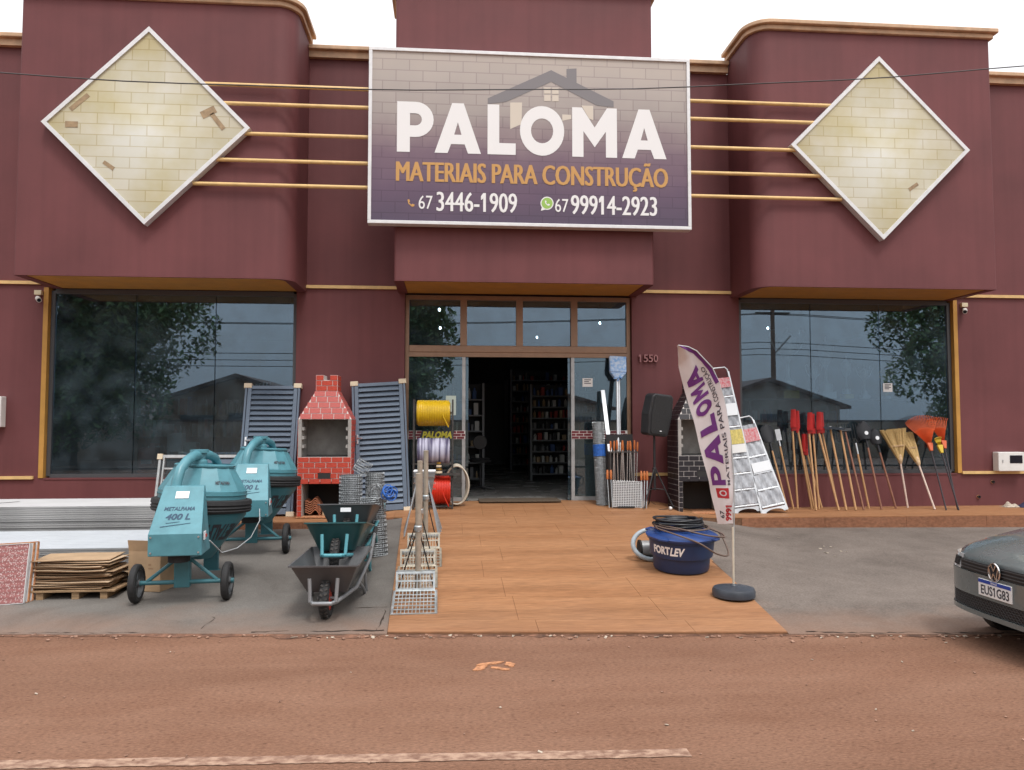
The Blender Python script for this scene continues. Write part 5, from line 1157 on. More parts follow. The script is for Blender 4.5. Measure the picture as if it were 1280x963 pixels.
for x in (-.29, -.24, .20, .245, .285): MB().lathe([(.01, .40), (.017, .41), (.018, .50), (.012, .535)], 10, Matrix.Translation((x, -.005, 0))).build('handle', 'orange_wood', wg, smooth=40)
# aluminium rule and blue wrapped squeegee standing in the display
o = thing('aluminium_rule', 'bright aluminium straightedge standing in the skewer display', 'rule'); aim(o, (2.30, 10.80, zr + .75), (2.265, 11.18, zr + 1.75)); MB().bb(-.03, .03, -.012, .012, 0, 1.0).build('bar', 'alu', o, bevel=.003)
mat('blue_wrap', (0.10, 0.26, 0.52), .4, var=.6, scale=22, col2=(.55, .65, .78))
o = thing('wrapped_broom', 'broom with a blue plastic wrapped head standing in the skewer display', 'broom'); aim(o, (2.43, 10.80, zr + .74), (2.50, 11.17, zr + 2.19))
MB().cyl((-.01, 0, 0), (-.01, 0, 1.18), .022, n=12).cyl((.02, .01, .05), (.02, .01, 1.15), .015, n=10).build('shaft', 'alu', o, smooth=40)
MB().hexa([(-.05, -.03, 1.14), (.05, -.03, 1.14), (.05, .03, 1.14), (-.05, .03, 1.14), (-.125, -.045, 1.24), (.125, -.045, 1.24), (.125, .045, 1.24), (-.125, .045, 1.24)]).hexa([(-.125, -.045, 1.2401), (.125, -.045, 1.2401), (.125, .045, 1.2401), (-.125, .045, 1.2401), (-.13, -.03, 1.50), (.13, -.03, 1.50), (.13, .03, 1.50), (-.13, .03, 1.50)]).build('wrapped_head', 'blue_wrap', o, bevel=.015)
for k in range(7): MB().add([(0, -.02, 1.17), (.03 * cos(k), -.05, 1.14 + .02 * sin(k)), (.09 * cos(k * .9), -.03, 1.11 + .03 * sin(k * 2))], [(0, 1, 2)]).build('wrap_tail', 'blue_wrap', o)
# loudspeaker on a tripod
sk = thing('speaker_stand', 'black tripod stand under the loudspeaker', 'tripod', (2.90, 10.62, zplat(2.9, 10.6)))
MB().cyl((0, 0, .25), (0, 0, 1.07), .017, n=12).build('pole', 'black_plastic', sk, smooth=40); MB().lathe([(.028, .48), (.03, .5), (.03, .56), (.02, .57)], 12).build('collar', 'black_plastic', sk)
for a in (-140, -20, 95): MB().tube([(.02 * cos(radians(a)), .02 * sin(radians(a)), .54), (.26 * cos(radians(a)), .26 * sin(radians(a)), .008)], .010, 8).build('leg', 'black_plastic', sk, smooth=40); MB().tube([(0, 0, .27), (.14 * cos(radians(a)), .14 * sin(radians(a)), .26)], .007, 6).build('brace', 'black_plastic', sk)
sp = thing('loudspeaker', 'black loudspeaker tilted on its tripod beside the door', 'speaker', (2.90, 10.62, zplat(2.9, 10.6) + 1.02), (radians(3), radians(6), radians(14)))
prof = [(-.175, .02), (-.14, 0), (.12, 0), (.15, .03), (.185, .30), (.175, .56), (.14, .60), (-.12, .60), (-.165, .57), (-.195, .3)]
MB().prism(prof, -.13, .10).build('cabinet', 'black_plastic', sp, bevel=.02)
mat('grille_black', (.014, .014, .015), .6, bump=.6, bscale=400); MB().prism([(x * .78, .03 + z * .90) for x, z in prof], -.142, -.1305).build('grille', 'grille_black', sp, bevel=.008)
for s in (-1, 1): MB().bb(s * .155 - .012, s * .155 + .012, -.136, -.128, .40, .48).build('hand_grip', 'soot', sp, bevel=.004)
MB().bb(.0, .03, -.1445, -.1425, .07, .083).build('badge', 'label_white', sp)
t = thing('plug', 'small white plug lying by the tripod foot', 'plug', (3.06, 10.47, zplat(3.06, 10.47))); MB().lathe([(.012, 0), (.026, .006), (.026, .03), (.012, .045)], 10, Matrix.Translation((0, 0, .026)) @ Matrix.Rotation(1.5, 4, 'Y')).build('body', 'white_plastic', t, smooth=40); MB().tube([(0, 0, .02), (-.05, .05, .01), (-.12, .03, .008), (-.14, .2, .008)], .005).build('cord', 'black_plastic', t)
# wrapped ladders
mat('film', (0.44, 0.455, 0.48), .22, var=.3, scale=9, col2=(.27, .28, .305), bump=.35, bscale=22, stretch=(1.6, 1, .6)); mat('red_label', (.42, .05, .07), .5, var=.5, scale=30, col2=(.55, .4, .4)); mat('yellow_label', (.62, .50, .14), .5, var=.3, scale=30)
def ladder(label, foot, top, w0, w1, n, lab, stock):
    t = thing('step_ladder', label, 'ladder'); aim(t, foot, top); L_ = (Vector(top) - Vector(foot)).length
    for s in (-1, 1):
        MB().hexa([(s * w0 / 2 - .016, -.04, 0), (s * w0 / 2 + .016, -.04, 0), (s * w0 / 2 + .016, .02, 0), (s * w0 / 2 - .016, .02, 0), (s * w1 / 2 - .014, -.04, L_ - .05), (s * w1 / 2 + .014, -.04, L_ - .05), (s * w1 / 2 + .014, .02, L_ - .05), (s * w1 / 2 - .014, .02, L_ - .05)]).build('stile', 'alu', t, bevel=.004)
        MB().hexa([(s * w0 / 2 * 1.02 - .01, .06, 0), (s * w0 / 2 * 1.02 + .01, .06, 0), (s * w0 / 2 * 1.02 + .01, .09, 0), (s * w0 / 2 * 1.02 - .01, .09, 0), (s * w1 / 2 - .01, .03, L_ * .8), (s * w1 / 2 + .01, .03, L_ * .8), (s * w1 / 2 + .01, .05, L_ * .8), (s * w1 / 2 - .01, .05, L_ * .8)]).build('rear_leg', 'alu', t)
    h = w1 / 2 - .0; MB().tube([(-h, -.01, L_ - .06), (-h, -.01, L_ - .02), (-h * .7, -.01, L_ + .02), (h * .7, -.01, L_ + .02), (h, -.01, L_ - .02), (h, -.01, L_ - .06)], .013, 8).build('top_rail', 'alu', t, smooth=40)
    for k in range(n):
        f = (k + .35) / n * .86; w_ = lerp(w0, w1, f); MB().bb(-w_ / 2 + .018, w_ / 2 - .018, -.055, .04, L_ * f, L_ * f + .022).build('step', 'alu', t, bevel=.003)
        MB().grid(lambda u, v: (lerp(-w_ / 2 + .02, w_ / 2 - .02, u), -.045 + .014 * sin(u * 15 + v * 5 + k), L_ * (f + .015) + v * L_ * .8 / n), 10, 4).build('wrapping_film', 'film', t, smooth=60)
    for (f0, f1, m) in lab:
        w_ = lerp(w0, w1, f0) - .04; MB().bb(-w_ / 2, w_ / 2, -.066, -.063, L_ * f0, L_ * f1).build('label_sheet', m, t)
    MB().prism([(-w0 / 2, 0), (-w0 / 2, .07), (w0 / 2, .07), (w0 / 2, 0)] + [(w0 / 2 * .7 * cos(radians(a)), .05 * sin(radians(a))) for a in range(0, 181, 20)], -.045, -.0405).build('base_web', 'alu', t)
ladder('taller aluminium step ladder wrapped in film behind the feather banner', (4.24, 10.62, .331), (4.02, 11.05, 2.42), .40, .24, 8, [(.86, .93, 'red_label'), (.66, .745, 'label_white'), (.46, .56, 'yellow_label'), (.40, .458, 'paper')], .331)
ladder('shorter aluminium step ladder wrapped in film next to the leaning spades', (4.63, 10.58, .331), (4.36, 10.95, 1.68), .38, .22, 5, [(.74, .88, 'red_label'), (.42, .52, 'label_white')], .331)
# feather banner
mat('banner_cloth', (0.74, 0.70, 0.71), .75, var=.06, scale=5); mat('banner_purple', (0.15, 0.03, 0.20), .7); mat('banner_ink', (.05, .04, .06), .7); mat('banner_red', (.45, .02, .03), .7)
RE = [(1.993, 2.292), (2.085, 2.28), (2.159, 2.245), (2.301, 2.096), (2.362, 1.96), (2.406, 1.813), (2.459, 1.46), (2.482, 1.11), (2.480, .90), (2.476, .726)]
LE = [(1.993, 2.292), (2.022, 2.19), (2.045, 2.12), (2.118, 1.883), (2.15, 1.76), (2.19, 1.62), (2.255, 1.36), (2.330, 1.08), (2.37, .90), (2.405, .70)]
BX, BY = 2.468, 6.50; bz = zramp(BX, BY)
fb = thing('feather_banner', 'white feather banner with purple PALOMA lettering on a round weighted base', 'banner', (BX, BY, bz))
def edge_at(E_, t):
    f = t * (len(E_) - 1); i = min(int(f), len(E_) - 2); return lerp(E_[i][0], E_[i + 1][0], f - i), lerp(E_[i][1], E_[i + 1][1], f - i)
def cloth(s, t, off=0.0):
    """s 0 = free edge, 1 = pole edge; t 0 = top tip, 1 = foot"""
    (a, za), (b, zb) = edge_at(LE, t), edge_at(RE, t); x = lerp(a, b, s); z = lerp(za, zb, s)
    y = .20 * (1 - s) * min(1, t * 3) + .018 * sin(s * 6 + t * 9) + .012 * sin(t * 31 + s * 4) * t - off
    return (x - BX, y, z - bz)
MB().grid(lambda u, v: cloth(u, v), 10, 44).build('cloth', 'banner_cloth', fb, smooth=60)
MB().grid(lambda u, v: cloth(lerp(.62, .90, min(1, v * 1.6)) + (1 - lerp(.62, .90, min(1, v * 1.6))) * u, .015 + .42 * v, .004), 4, 30).build('purple_border', 'banner_purple', fb, smooth=60)
# cloth heights for the lettering, measured down the centre line
def lay(me, s0, s1, t0, t1, m, nm='lettering'):
    """text lies with x in 0..1 (running up the banner), z in 0..1 (letter height, tops to the free edge)"""
    for v in me.vertices: v.co = cloth(lerp(s1, s0, v.co.z), lerp(t1, t0, v.co.x), .006)
    me.materials.append(MATS[m]); link(nm, me, fb)
def subdiv(me, n=2):
    bm = bmesh.new(); bm.from_mesh(me); bmesh.ops.triangulate(bm, faces=bm.faces); bmesh.ops.subdivide_edges(bm, edges=bm.edges, cuts=n, use_grid_fill=True); bm.to_mesh(me); bm.free(); return me
lay(subdiv(join_meshes([glyph_mesh(ch, (a - .086) / .837, (b - .086) / .837, 0, 1) for ch, a, b in PAL]), 3), .13, .66, .27, .80, 'banner_purple')
lay(subdiv(fit_mesh(text_mesh('MATERIAIS PARA CONSTRUÇÃO', .01), 0, 1, 0, 1), 1), .70, .88, .30, .80, 'banner_ink')
lay(subdiv(fit_mesh(shapes_mesh([[(0, 0), (1, 0), (1, 1), (0, 1)], arc(.5, .5, .3, 0, 345, 20), arc(.5, .5, .18, 0, 345, 16)]), 0, 1, 0, 1), 2), .25, .75, .815, .865, 'banner_red', 'emblem')
lay(subdiv(fit_mesh(text_mesh('9991', .04), 0, 1, 0, 1), 1), .52, .95, .90, .985, 'banner_red'); lay(subdiv(fit_mesh(text_mesh('67', .02), 0, 1, 0, 1), 1), .2, .42, .93, .97, 'banner_ink')
MB().tube([(0, .0, .06)] + [(x - BX + .004, .0, z - bz) for x, z in RE[::-1]], .006, 8).build('pole', 'alu_dull', fb, smooth=60); MB().tube([(0, 0, .05), (.002, 0, .60)], .010, 8).build('sleeve', 'hose_cream', fb, smooth=60)
bs = MB(); bs.lathe([(.16, 0), (.182, .008), (.184, .055), (.172, .078), (.10, .092), (.03, .098), (.02, .11), (0.0, .11)], 40); mat('base_grey', (.040, .048, .062), .42, var=.15, scale=12)
bo = bs.build('base', 'base_grey', fb, smooth=35)
for k in range(3): MB().tube([(r_ * cos(radians(a)), r_ * sin(radians(a)), .094 - (r_ - .05) * .14) for r_, a in ((.06, 120 * k + 15), (.14, 120 * k + 15), (.145, 120 * k + 50), (.14, 120 * k + 85), (.06, 120 * k + 85), (.05, 120 * k + 50))], .004, 6, closed=True).build('moulded_rib', 'base_grey', bo, smooth=50)
# water tank with hoses
mat('tank_blue', (0.013, 0.034, 0.100), .42, var=.1, scale=5); mat('lid_blue', (0.02, 0.055, 0.20), .35, var=.15, scale=5); mat('hose_black', (.02, .022, .026), .35); mat('hose_brown', (.13, .085, .065), .5); mat('ring_pale', (.40, .46, .50), .5, var=.2, scale=10)
TX, TY = 2.285, 7.42; tz = zramp(TX, TY) + .012
wt = thing('water_tank', 'round blue plastic water tank with a lid and FORTLEV lettering', 'water tank', (TX, TY, tz), (radians(4.5), 0, 0))
MB().lathe([(.2, 0), (.262, .0), (.270, .015), (.280, .135), (.302, .142), (.306, .16), (.318, .29), (.335, .30), (.335, .325), (.05, .325)], 48).build('body', 'tank_blue', wt, smooth=30)
li = MB(); li.lathe([(.05, .322), (.345, .318), (.352, .335), (.33, .35), (.23, .385), (.05, .395), (0, .395)], 48); lo = li.build('lid', 'lid_blue', wt, smooth=40)
for k in range(4): a = radians(45 + 90 * k); MB().bb(-.05, .05, -.05, .05, -.012, .012).build('lid_lug', 'lid_blue', lo, bevel=.008, M=Matrix.Translation((.335 * cos(a), .335 * sin(a), .336)) @ Matrix.Rotation(a, 4, 'Z'))
def wrap_text(t_, a0, a1, z0_, z1_, bold, sh=0.0):
    me = subdiv(fit_mesh(text_mesh(t_, bold, 1, 0, sh), 0, 1, 0, 1), 1)
    for v in me.vertices: a = lerp(a0, a1, v.co.x); zz = lerp(z0_, z1_, v.co.z); r_ = .306 + (zz - .16) * .092 + .0025; v.co = (r_ * cos(a), r_ * sin(a), zz)
    me.materials.append(MATS['sign_white']); link('lettering', me, wt)
wrap_text('FORT', radians(-163), radians(-127), .185, .265, .05); wrap_text('LEV', radians(-127.5), radians(-101), .18, .262, .04, .25)
def hose_loops(name, label, c, R, n, m, wr, seed, h=.015, tails=()):
    rr = random.Random(seed); t = thing(name, label, 'hose', c); P = []
    for k in range(n * 28 + 1):
        a = 2 * pi * k / 28; lay_ = k / 28; q = R * (1 - .26 * ((lay_ * .37) % 1)) ; P.append((q * cos(a) * 1.02 + .008 * sin(lay_ * 2.1), q * sin(a) * .9 + .008 * cos(lay_ * 1.7), wr + wr * 1.7 * (lay_ // 2) + .006 * sin(a * 2 + lay_)))
    MB().tube(P, wr, 7).build('loops', m, t, smooth=60)
    for q in tails: MB().tube(q, wr, 7).build('tail', m, t, smooth=60)
    return t
hose_loops('hose_coil', 'black hose coiled on the lid of the blue water tank', (TX - .015, TY + .02, tz + .345 + .045), .245, 9, 'hose_black', .0115, 3)
def spline(P, k=10):
    P = [Vector(p) for p in P]; out = []
    for i in range(len(P) - 1):
        p0, p1, p2, p3 = P[max(0, i - 1)], P[i], P[i + 1], P[min(len(P) - 1, i + 2)]
        for j in range(k):
            t_ = j / k; out.append(.5 * ((2 * p1) + (p2 - p0) * t_ + (2 * p0 - 5 * p1 + 4 * p2 - p3) * t_ ** 2 + (3 * p1 - p0 - 3 * p2 + p3) * t_ ** 3))
    return out + [P[-1]]
th = thing('brown_hose', 'brown hose draped in loops over the side of the blue tank', 'hose', (TX, TY, tz + .36))
MB().tube(spline([(-.26, -.02, .055), (-.27, -.15, .045), (-.15, -.32, .012), (.05, -.385, -.06), (.22, -.38, -.16), (.37, -.28, -.20), (.41, -.16, -.14), (.38, -.03, -.015), (.27, .03, .035)]), .0085, 7).build('loop', 'hose_brown', th, smooth=60)
MB().tube(spline([(-.27, .05, .065), (-.26, -.08, .06), (-.16, -.20, .045), (.05, -.24, .035), (.2, -.2, .04), (.26, -.05, .05), (.22, .1, .055)]), .0085, 7).build('loop', 'hose_brown', th, smooth=60)
MB().tube(spline([(-.24, -.1, .075), (-.05, -.25, .045), (.16, -.33, .0), (.34, -.24, -.03), (.37, -.20, -.03), (.36, -.1, -.005), (.2, .05, .05)]), .0085, 7).build('loop', 'hose_brown', th, smooth=60)
rg = thing('pale_ring_hose', 'pale blue grey ring of thick hose leaning behind the water tank', 'hose', (TX - .20, TY + .34, zramp(TX - .2, TY + .3) + .165))
MB().tube([(.20 * cos(2 * pi * i / 40), .05 * sin(2 * pi * i / 40), .145 * sin(2 * pi * i / 40)) for i in range(40)], .024, 10, closed=True).build('ring', 'ring_pale', rg, smooth=60)
pm = thing('small_pump', 'small dark pump half hidden behind the water tank', 'pump', (TX - .22, TY + .42, zramp(TX - .22, TY + .42))); MB().cyl((-.08, 0, .10), (.12, 0, .10), .085, n=18).build('motor', 'alu_dull', pm, smooth=40); MB().bb(-.06, .1, -.07, .07, 0, .03).build('foot', 'black_plastic', pm); MB().lathe([(.05, -.11), (.095, -.1), (.095, -.081)], 18, Matrix.Translation((0, 0, .10)) @ Matrix.Rotation(pi / 2, 4, 'Y')).build('casing', 'soot', pm, smooth=40)
# bundle of cloth at the far end of the walk
cb_ = thing('cloth_bundle', 'small bundle of dark and pale cloth on the walk below the meter box', 'cloth', (8.62, 10.95, zplat(8.6, 10.95)))
mat('navy_cloth', (.02, .02, .06), .85); MB().grid(lambda u, v: (.02 + .35 * u, -.08 + .2 * v, .075 * sin(pi * u) * sin(pi * v) * (1 + .3 * sin(9 * u + 5 * v)) + .004), 12, 8).build('dark_cloth', 'navy_cloth', cb_, smooth=60); MB().grid(lambda u, v: (-.2 + .25 * u, -.03 + .16 * v, .065 * sin(pi * u) * sin(pi * v) * (1 + .4 * sin(11 * u - 4 * v)) + .004), 12, 8).build('pale_cloth', 'litter_pale', cb_, smooth=60)
# ================================================================== TOOLS LEANING AGAINST THE WINDOW
mat('handle_wood', (0.50, 0.285, 0.13), .6, var=.2, scale=9, stretch=(6, 6, .6)); mat('handle_brown', (0.26, 0.115, 0.07), .55, var=.2, scale=9); mat('handle_pale', (0.66, 0.52, 0.44), .55, var=.15, scale=9)
mat('tool_red', (0.45, 0.022, 0.022), .35, var=.15, scale=12); mat('tool_black', (.012, .013, .017), .55, var=.2, scale=14); mat('straw', (0.56, 0.38, 0.16), .85, var=.35, scale=30, stretch=(8, 8, 1)); mat('rake_orange', (0.62, 0.115, 0.035), .45, var=.1, scale=10); mat('rake_yellow', (.60, .42, .03), .45); mat('handle_dark', (.03, .02, .025), .45)
def blade(parent, w_, h_, z0, m, dish=.03, point=.3, n=8):
    def s(u, v):
        t_ = v; ww = w_ * (1 if t_ < 1 - point else math.sqrt(max(0.02, 1 - ((t_ - 1 + point) / point) ** 2 * .96))) * (.72 + .28 * min(1, t_ * 3)); x = (u - .5) * ww
        return (x, -dish * (1 - (2 * u - 1) ** 2) + .006, z0 + h_ * t_)
    MB().grid(s, n, 12).grid(lambda u, v: tuple(Vector(s(u, v)) + Vector((0, .004, 0))), n, 12).build('blade', m, parent, smooth=50)
def tool(name, label, cat, foot, top, hm, r=.0155, group=None, face=(0, 1, 0), hl=1.0):
    t = thing(name, label, cat, group=group); aim(t, foot, top, face); L_ = (Vector(top) - Vector(foot)).length
    MB().tube([(0, 0, 0), (0, 0, L_ * hl)], [r, r * .92], 10).build('handle', hm, t, smooth=40); return t, L_ * hl
FZ = .333
# dark spade and narrow hoe by the ladder
t, L_ = tool('spade', 'dark bladed spade with a wooden handle tucked behind the shorter ladder', 'spade', (4.93, 10.80, FZ), (4.81, 11.10, 1.33), 'handle_wood'); blade(t, .20, .28, L_ - .01, 'tool_black', point=.3); MB().cyl((0, 0, L_ - .14), (0, 0, L_ + .06), .019, .013, 10).build('socket', 'tool_black', t, smooth=40)
t, L_ = tool('hoe', 'thin wooden handled hoe with a silver socket beside the shorter ladder', 'hoe', (5.12, 11.02, FZ), (4.957, 11.12, 1.36), 'handle_wood'); MB().cyl((0, 0, L_ - .1), (0, 0, L_ + .07), .02, .014, 10).build('socket', 'chrome', t, smooth=40); MB().bb(-.04, .04, -.03, -.02, L_ - .01, L_ + .16).build('blade', 'alu', t)
# red post-hole diggers: two handles, two scoops each
def digger(label, feet, tops, hw):
    c = ((tops[0][0] + tops[1][0]) / 2, tops[0][1], tops[0][2]); f = ((feet[0][0] + feet[1][0]) / 2, feet[0][1], feet[0][2])
    t = thing('post_hole_digger', label, 'digger', f)
    for a, b in zip(feet, tops): a, b = Vector(a) - Vector(f), Vector(b) - Vector(f); MB().tube([a, lerp(a, b, .5), b], .0155, 10).build('handle', 'handle_wood', t, smooth=40)
    T = Vector(c) - Vector(f)
    for k, s in enumerate((-1, 1)):
        b = Vector(tops[k]) - Vector(f)
        MB().grid(lambda u, v: (b.x + (u - .5) * hw * (1.0 - .25 * v * v), b.y - .02 - .045 * (1 - (2 * u - 1) ** 2) * (.5 + .5 * v) + .03 * s, b.z - .02 + .27 * v), 8, 8).build('scoop', 'tool_red', t, smooth=50)
        MB().cyl(b + Vector((0, 0, -.08)), b + Vector((0, -.01, .06)), .022, .018, 10).build('socket', 'tool_red', t, smooth=40)
    MB().bb(T.x - hw * .62, T.x + hw * .62, T.y - .035, T.y - .025, T.z - .07, T.z + .01).build('pivot_plate', 'tool_red', t, bevel=.004)
digger('red post-hole digger whose handles spread widest, nearest the ladders', [(5.18, 11.0, FZ), (5.398, 11.0, FZ)], [(5.165, 11.10, 1.57), (5.235, 11.08, 1.55)], .10)
digger('red post-hole digger with the wide scoop, between its two neighbours', [(5.356, 10.78, FZ), (5.472, 10.92, FZ)], [(5.418, 11.09, 1.524), (5.487, 11.10, 1.505)], .10)
digger('red post-hole digger with slanting handles next to the hoes', [(5.69, 10.76, FZ), (5.79, 10.97, FZ)], [(5.556, 11.08, 1.533), (5.626, 11.10, 1.525)], .095)
digger('short red post-hole digger standing low behind the tall ones', [(5.445, 11.02, FZ), (5.565, 11.02, FZ)], [(5.345, 11.16, 1.20), (5.412, 11.17, 1.20)], .07)
# hoes
for (fx, tx, L2, lb) in ((5.806, 5.762, 1.54, 'wooden hoe with a black blade next to the red diggers'), (5.952, 5.92, 1.53, 'wooden hoe with a black blade next to the pitchfork')):
    t, L_ = tool('hoe', lb, 'hoe', (fx, 10.76, FZ), (tx, 11.10, L2), 'handle_wood', .0165)
    MB().hexa([(-.14, -.12, L_ - .05), (.02, -.12, L_ - .05), (.02, -.115, L_ - .05), (-.14, -.115, L_ - .05), (-.12, -.01, L_ + .02), (.02, -.01, L_ + .02), (.02, -.005, L_ + .02), (-.12, -.005, L_ + .02)]).build('blade', 'tool_black', t); MB().cyl((0, 0, L_ - .03), (0, 0, L_ + .02), .024, n=10).build('eye', 'alu_dull', t, smooth=40)
t, L_ = tool('mattock', 'plain brown handled mattock between the hoe and the pitchfork', 'mattock', (6.094, 10.80, FZ), (6.006, 11.12, 1.50), 'handle_brown'); MB().hexa([(-.10, -.03, L_ - .02), (.08, -.03, L_ - .02), (.08, .02, L_ - .02), (-.10, .02, L_ - .02), (-.13, -.025, L_ + .03), (.10, -.02, L_ + .03), (.10, .015, L_ + .03), (-.13, .01, L_ + .03)]).build('head', 'tool_black', t, bevel=.006)
t, L_ = tool('pitchfork', 'pitchfork with thin dark tines and a chrome ferrule', 'pitchfork', (6.262, 10.95, FZ), (6.161, 11.10, 1.30), 'handle_wood')
for k in range(5): x = -.09 + .045 * k; MB().tube([(0, 0, L_), (x * .9, -.01, L_ + .04), (x, -.03, L_ + .12), (x, -.02, L_ + .30)], .005, 6).build('tine', 'tool_black', t, smooth=50)
MB().cyl((0, 0, L_ - .16), (0, 0, L_ + .01), .018, n=10).build('ferrule', 'chrome', t, smooth=40)
# black shovels
for (f, tp, lb, s_) in (((6.40, 10.85, FZ), (6.317, 11.09, 1.395), 'black round shovel on a brown handle beside the pitchfork', 1.0), ((6.674, 10.93, FZ), (6.493, 11.09, 1.322), 'black round shovel with a white sticker beside the straw brooms', .85)):
    t, L_ = tool('shovel', lb, 'shovel', f, tp, 'handle_brown'); blade(t, .24 * s_, .28 * s_, L_ - .03, 'tool_black', .05, .55); MB().cyl((0, 0, L_ - .16), (0, 0, L_ + .05), .02, .012, 10).build('socket', 'tool_black', t, smooth=40)
    MB().lathe([(.0, -.002), (.03, -.002), (.03, 0), (0, 0)], 14, Matrix.Translation((.0, -.05, L_ + .06)) @ Matrix.Rotation(pi / 2, 4, 'X')).build('sticker', 'label_white', t)
# straw brooms
def straw_broom(label, f, tp, w_, h_, lean):
    t, L_ = tool('straw_broom', label, 'broom', f, tp, 'handle_pale', .0145); m = MB(); rr = random.Random(int(f[0] * 100)); 
    for k in range(330):
        u = rr.uniform(-1, 1); v = rr.uniform(-1, 1) * .5; ht = h_ * rr.uniform(.93, 1.02); x0, y0 = u * .028, v * .04; a = .55 + .45 * min(1, ht); x1 = u * w_ / 2 + lean; y1 = v * .07
        m.tube([(x0, y0 - .0, L_ - .04), (lerp(x0, x1, .45), lerp(y0, y1, .5) - .01, L_ + h_ * .38), (x1, y1, L_ + ht)], [.004, .0045, .0035], 4)
    m.build('bristles', 'straw', t, smooth=60)['kind'] = 'stuff'
    for z, q in ((.40, .62), (.43, .65)): MB().tube([(q * w_ / 2 * cos(a) + lean * z, .045 * sin(a) - .005, L_ + h_ * z) for a in [2 * pi * k / 24 for k in range(24)]], .004, 5, closed=True).build('stitching', 'pine', t)
    MB().lathe([(.018, L_ - .09), (.03, L_ - .06), (.036, L_ - .03), (.034, L_ + .03), (.03, L_ + .05)], 14).build('binding', 'pine', t, smooth=40)
straw_broom('wide straw broom beside the black shovel', (6.916, 11.02, FZ), (6.845, 11.08, 1.085), .40, .44, -.04)
straw_broom('narrower straw broom next to the orange rakes', (7.172, 10.76, FZ), (7.118, 11.07, 1.05), .27, .45, -.06)
# fan rakes
def fan_rake(label, f, tp, R, a0, a1, m, hm='handle_dark', teeth=20):
    t, L_ = tool('fan_rake', label, 'rake', f, tp, hm, .011); fan = MB()
    def s(u, v): a = radians(lerp(a0, a1, u)); r_ = R * (.06 + .56 * v); return (r_ * sin(a), -.02 * v - .012 * (1 if int(u * 40) % 2 else 0), L_ - .02 + r_ * cos(a))
    fan.grid(s, 40, 6); fan.build('fan', m, t)
    for k in range(teeth + 1):
        a = radians(lerp(a0, a1, k / teeth)); p = Vector((R * .58 * sin(a), -.020, L_ - .02 + R * .58 * cos(a))); q = Vector((R * sin(a), -.03, L_ - .02 + R * cos(a))); MB().tube([p, lerp(p, q, .8), q + Vector((0, -.03, 0))], .0062, 5).build('tine', m, t)
    MB().hexa([(-.02, -.02, L_ - .09), (.02, -.02, L_ - .09), (.02, .016, L_ - .09), (-.02, .016, L_ - .09), (-.045, -.022, L_ + .04), (.045, -.022, L_ + .04), (.045, .014, L_ + .04), (-.045, .014, L_ + .04)]).build('socket', m, t, bevel=.005)
    return t
fan_rake('wide orange fan rake beside the straw brooms', (7.283, 10.66, FZ), (7.317, 11.05, 1.27), .50, -44, 23, 'rake_orange')
fan_rake('narrow orange fan rake by the window edge', (7.49, 10.70, FZ), (7.565, 11.09, 1.305), .43, -33, 15, 'rake_orange', teeth=12)
t = fan_rake('small yellow fan rake overlapping the orange ones', (7.464, 10.64, FZ), (7.44, 10.99, 1.24), .17, -28, 10, 'rake_yellow', teeth=6)
# trophies on the ledge behind the glass
mat('silver', (.86, .86, .87), .22, metal=.35); mat('gold', (.80, .58, .16), .25, metal=.35)
def trophy(x, y, z, h, m, base, arms, lb):
    t = thing('trophy', lb, 'trophy', (x, y, z)); w_ = h * .22
    MB().lathe([(w_ * .5, 0), (w_ * .5, h * .14), (w_ * .3, h * .16), (w_ * .12, h * .2), (w_ * .12, h * .42), (w_ * .35, h * .5), (w_ * .55, h * .62), (w_ * .62, h * .8), (w_ * .5, h * .8), (.0, h * .6)], 18).build('cup', m, t, smooth=40)
    MB().bb(-w_ * .55, w_ * .55, -w_ * .55, w_ * .55, -h * .12, -.001).build('plinth', base, t)
    if arms:
        for s in (-1, 1): MB().tube(spline([(s * w_ * .5, 0, h * .56), (s * w_ * .95, 0, h * .66), (s * w_ * 1.25, 0, h * .86), (s * w_ * .95, 0, h * .93), (s * w_ * .85, 0, h * .86)]), w_ * .06, 6).build('handle', m, t, smooth=50)
    MB().lathe([(w_ * .5, h * .8), (w_ * .3, h * .86), (w_ * .08, h * .9), (w_ * .1, h * .96), (0, h)], 14).build('lid', m, t, smooth=40)
    return t
shf = thing('glass_shelf', 'shelf carrying the trophies behind the window with the rakes', 'shelf', (6.1, 11.62, 2.0)); MB().bb(-1.4, 1.7, -.16, .2, -.02, 0).build('board', 'shelf_metal', shf)
for x in (-1.3, 0, 1.6): MB().bb(x - .015, x + .015, .17, .2, -1.16, -.021).build('upright', 'shelf_metal', shf)
TR = [(5.35, 1.05, 'silver', 'gold', 1, 'largest silver trophy cup with curled handles on a gold plinth'), (5.78, .52, 'silver', 'silver', 1, 'short silver trophy cup with thin curled handles'), (5.98, .92, 'silver', 'silver', 0, 'tall slim silver trophy with a lid on a silver plinth'), (6.32, .62, 'silver', 'gold', 0, 'middle sized silver trophy on a gold plinth without handles'), (6.62, .50, 'silver', 'silver', 1, 'squat silver trophy cup with two upright handles'), (6.98, .42, 'gold', 'silver', 1, 'small gold trophy cup on a silver plinth'), (7.5, .72, 'silver', 'black_plastic', 0, 'slim silver trophy on a black plinth')]
for (x, h, m, b, a, lb) in TR: trophy(x, 11.62, 2.002 + h * .12, h, m, b, a, lb)
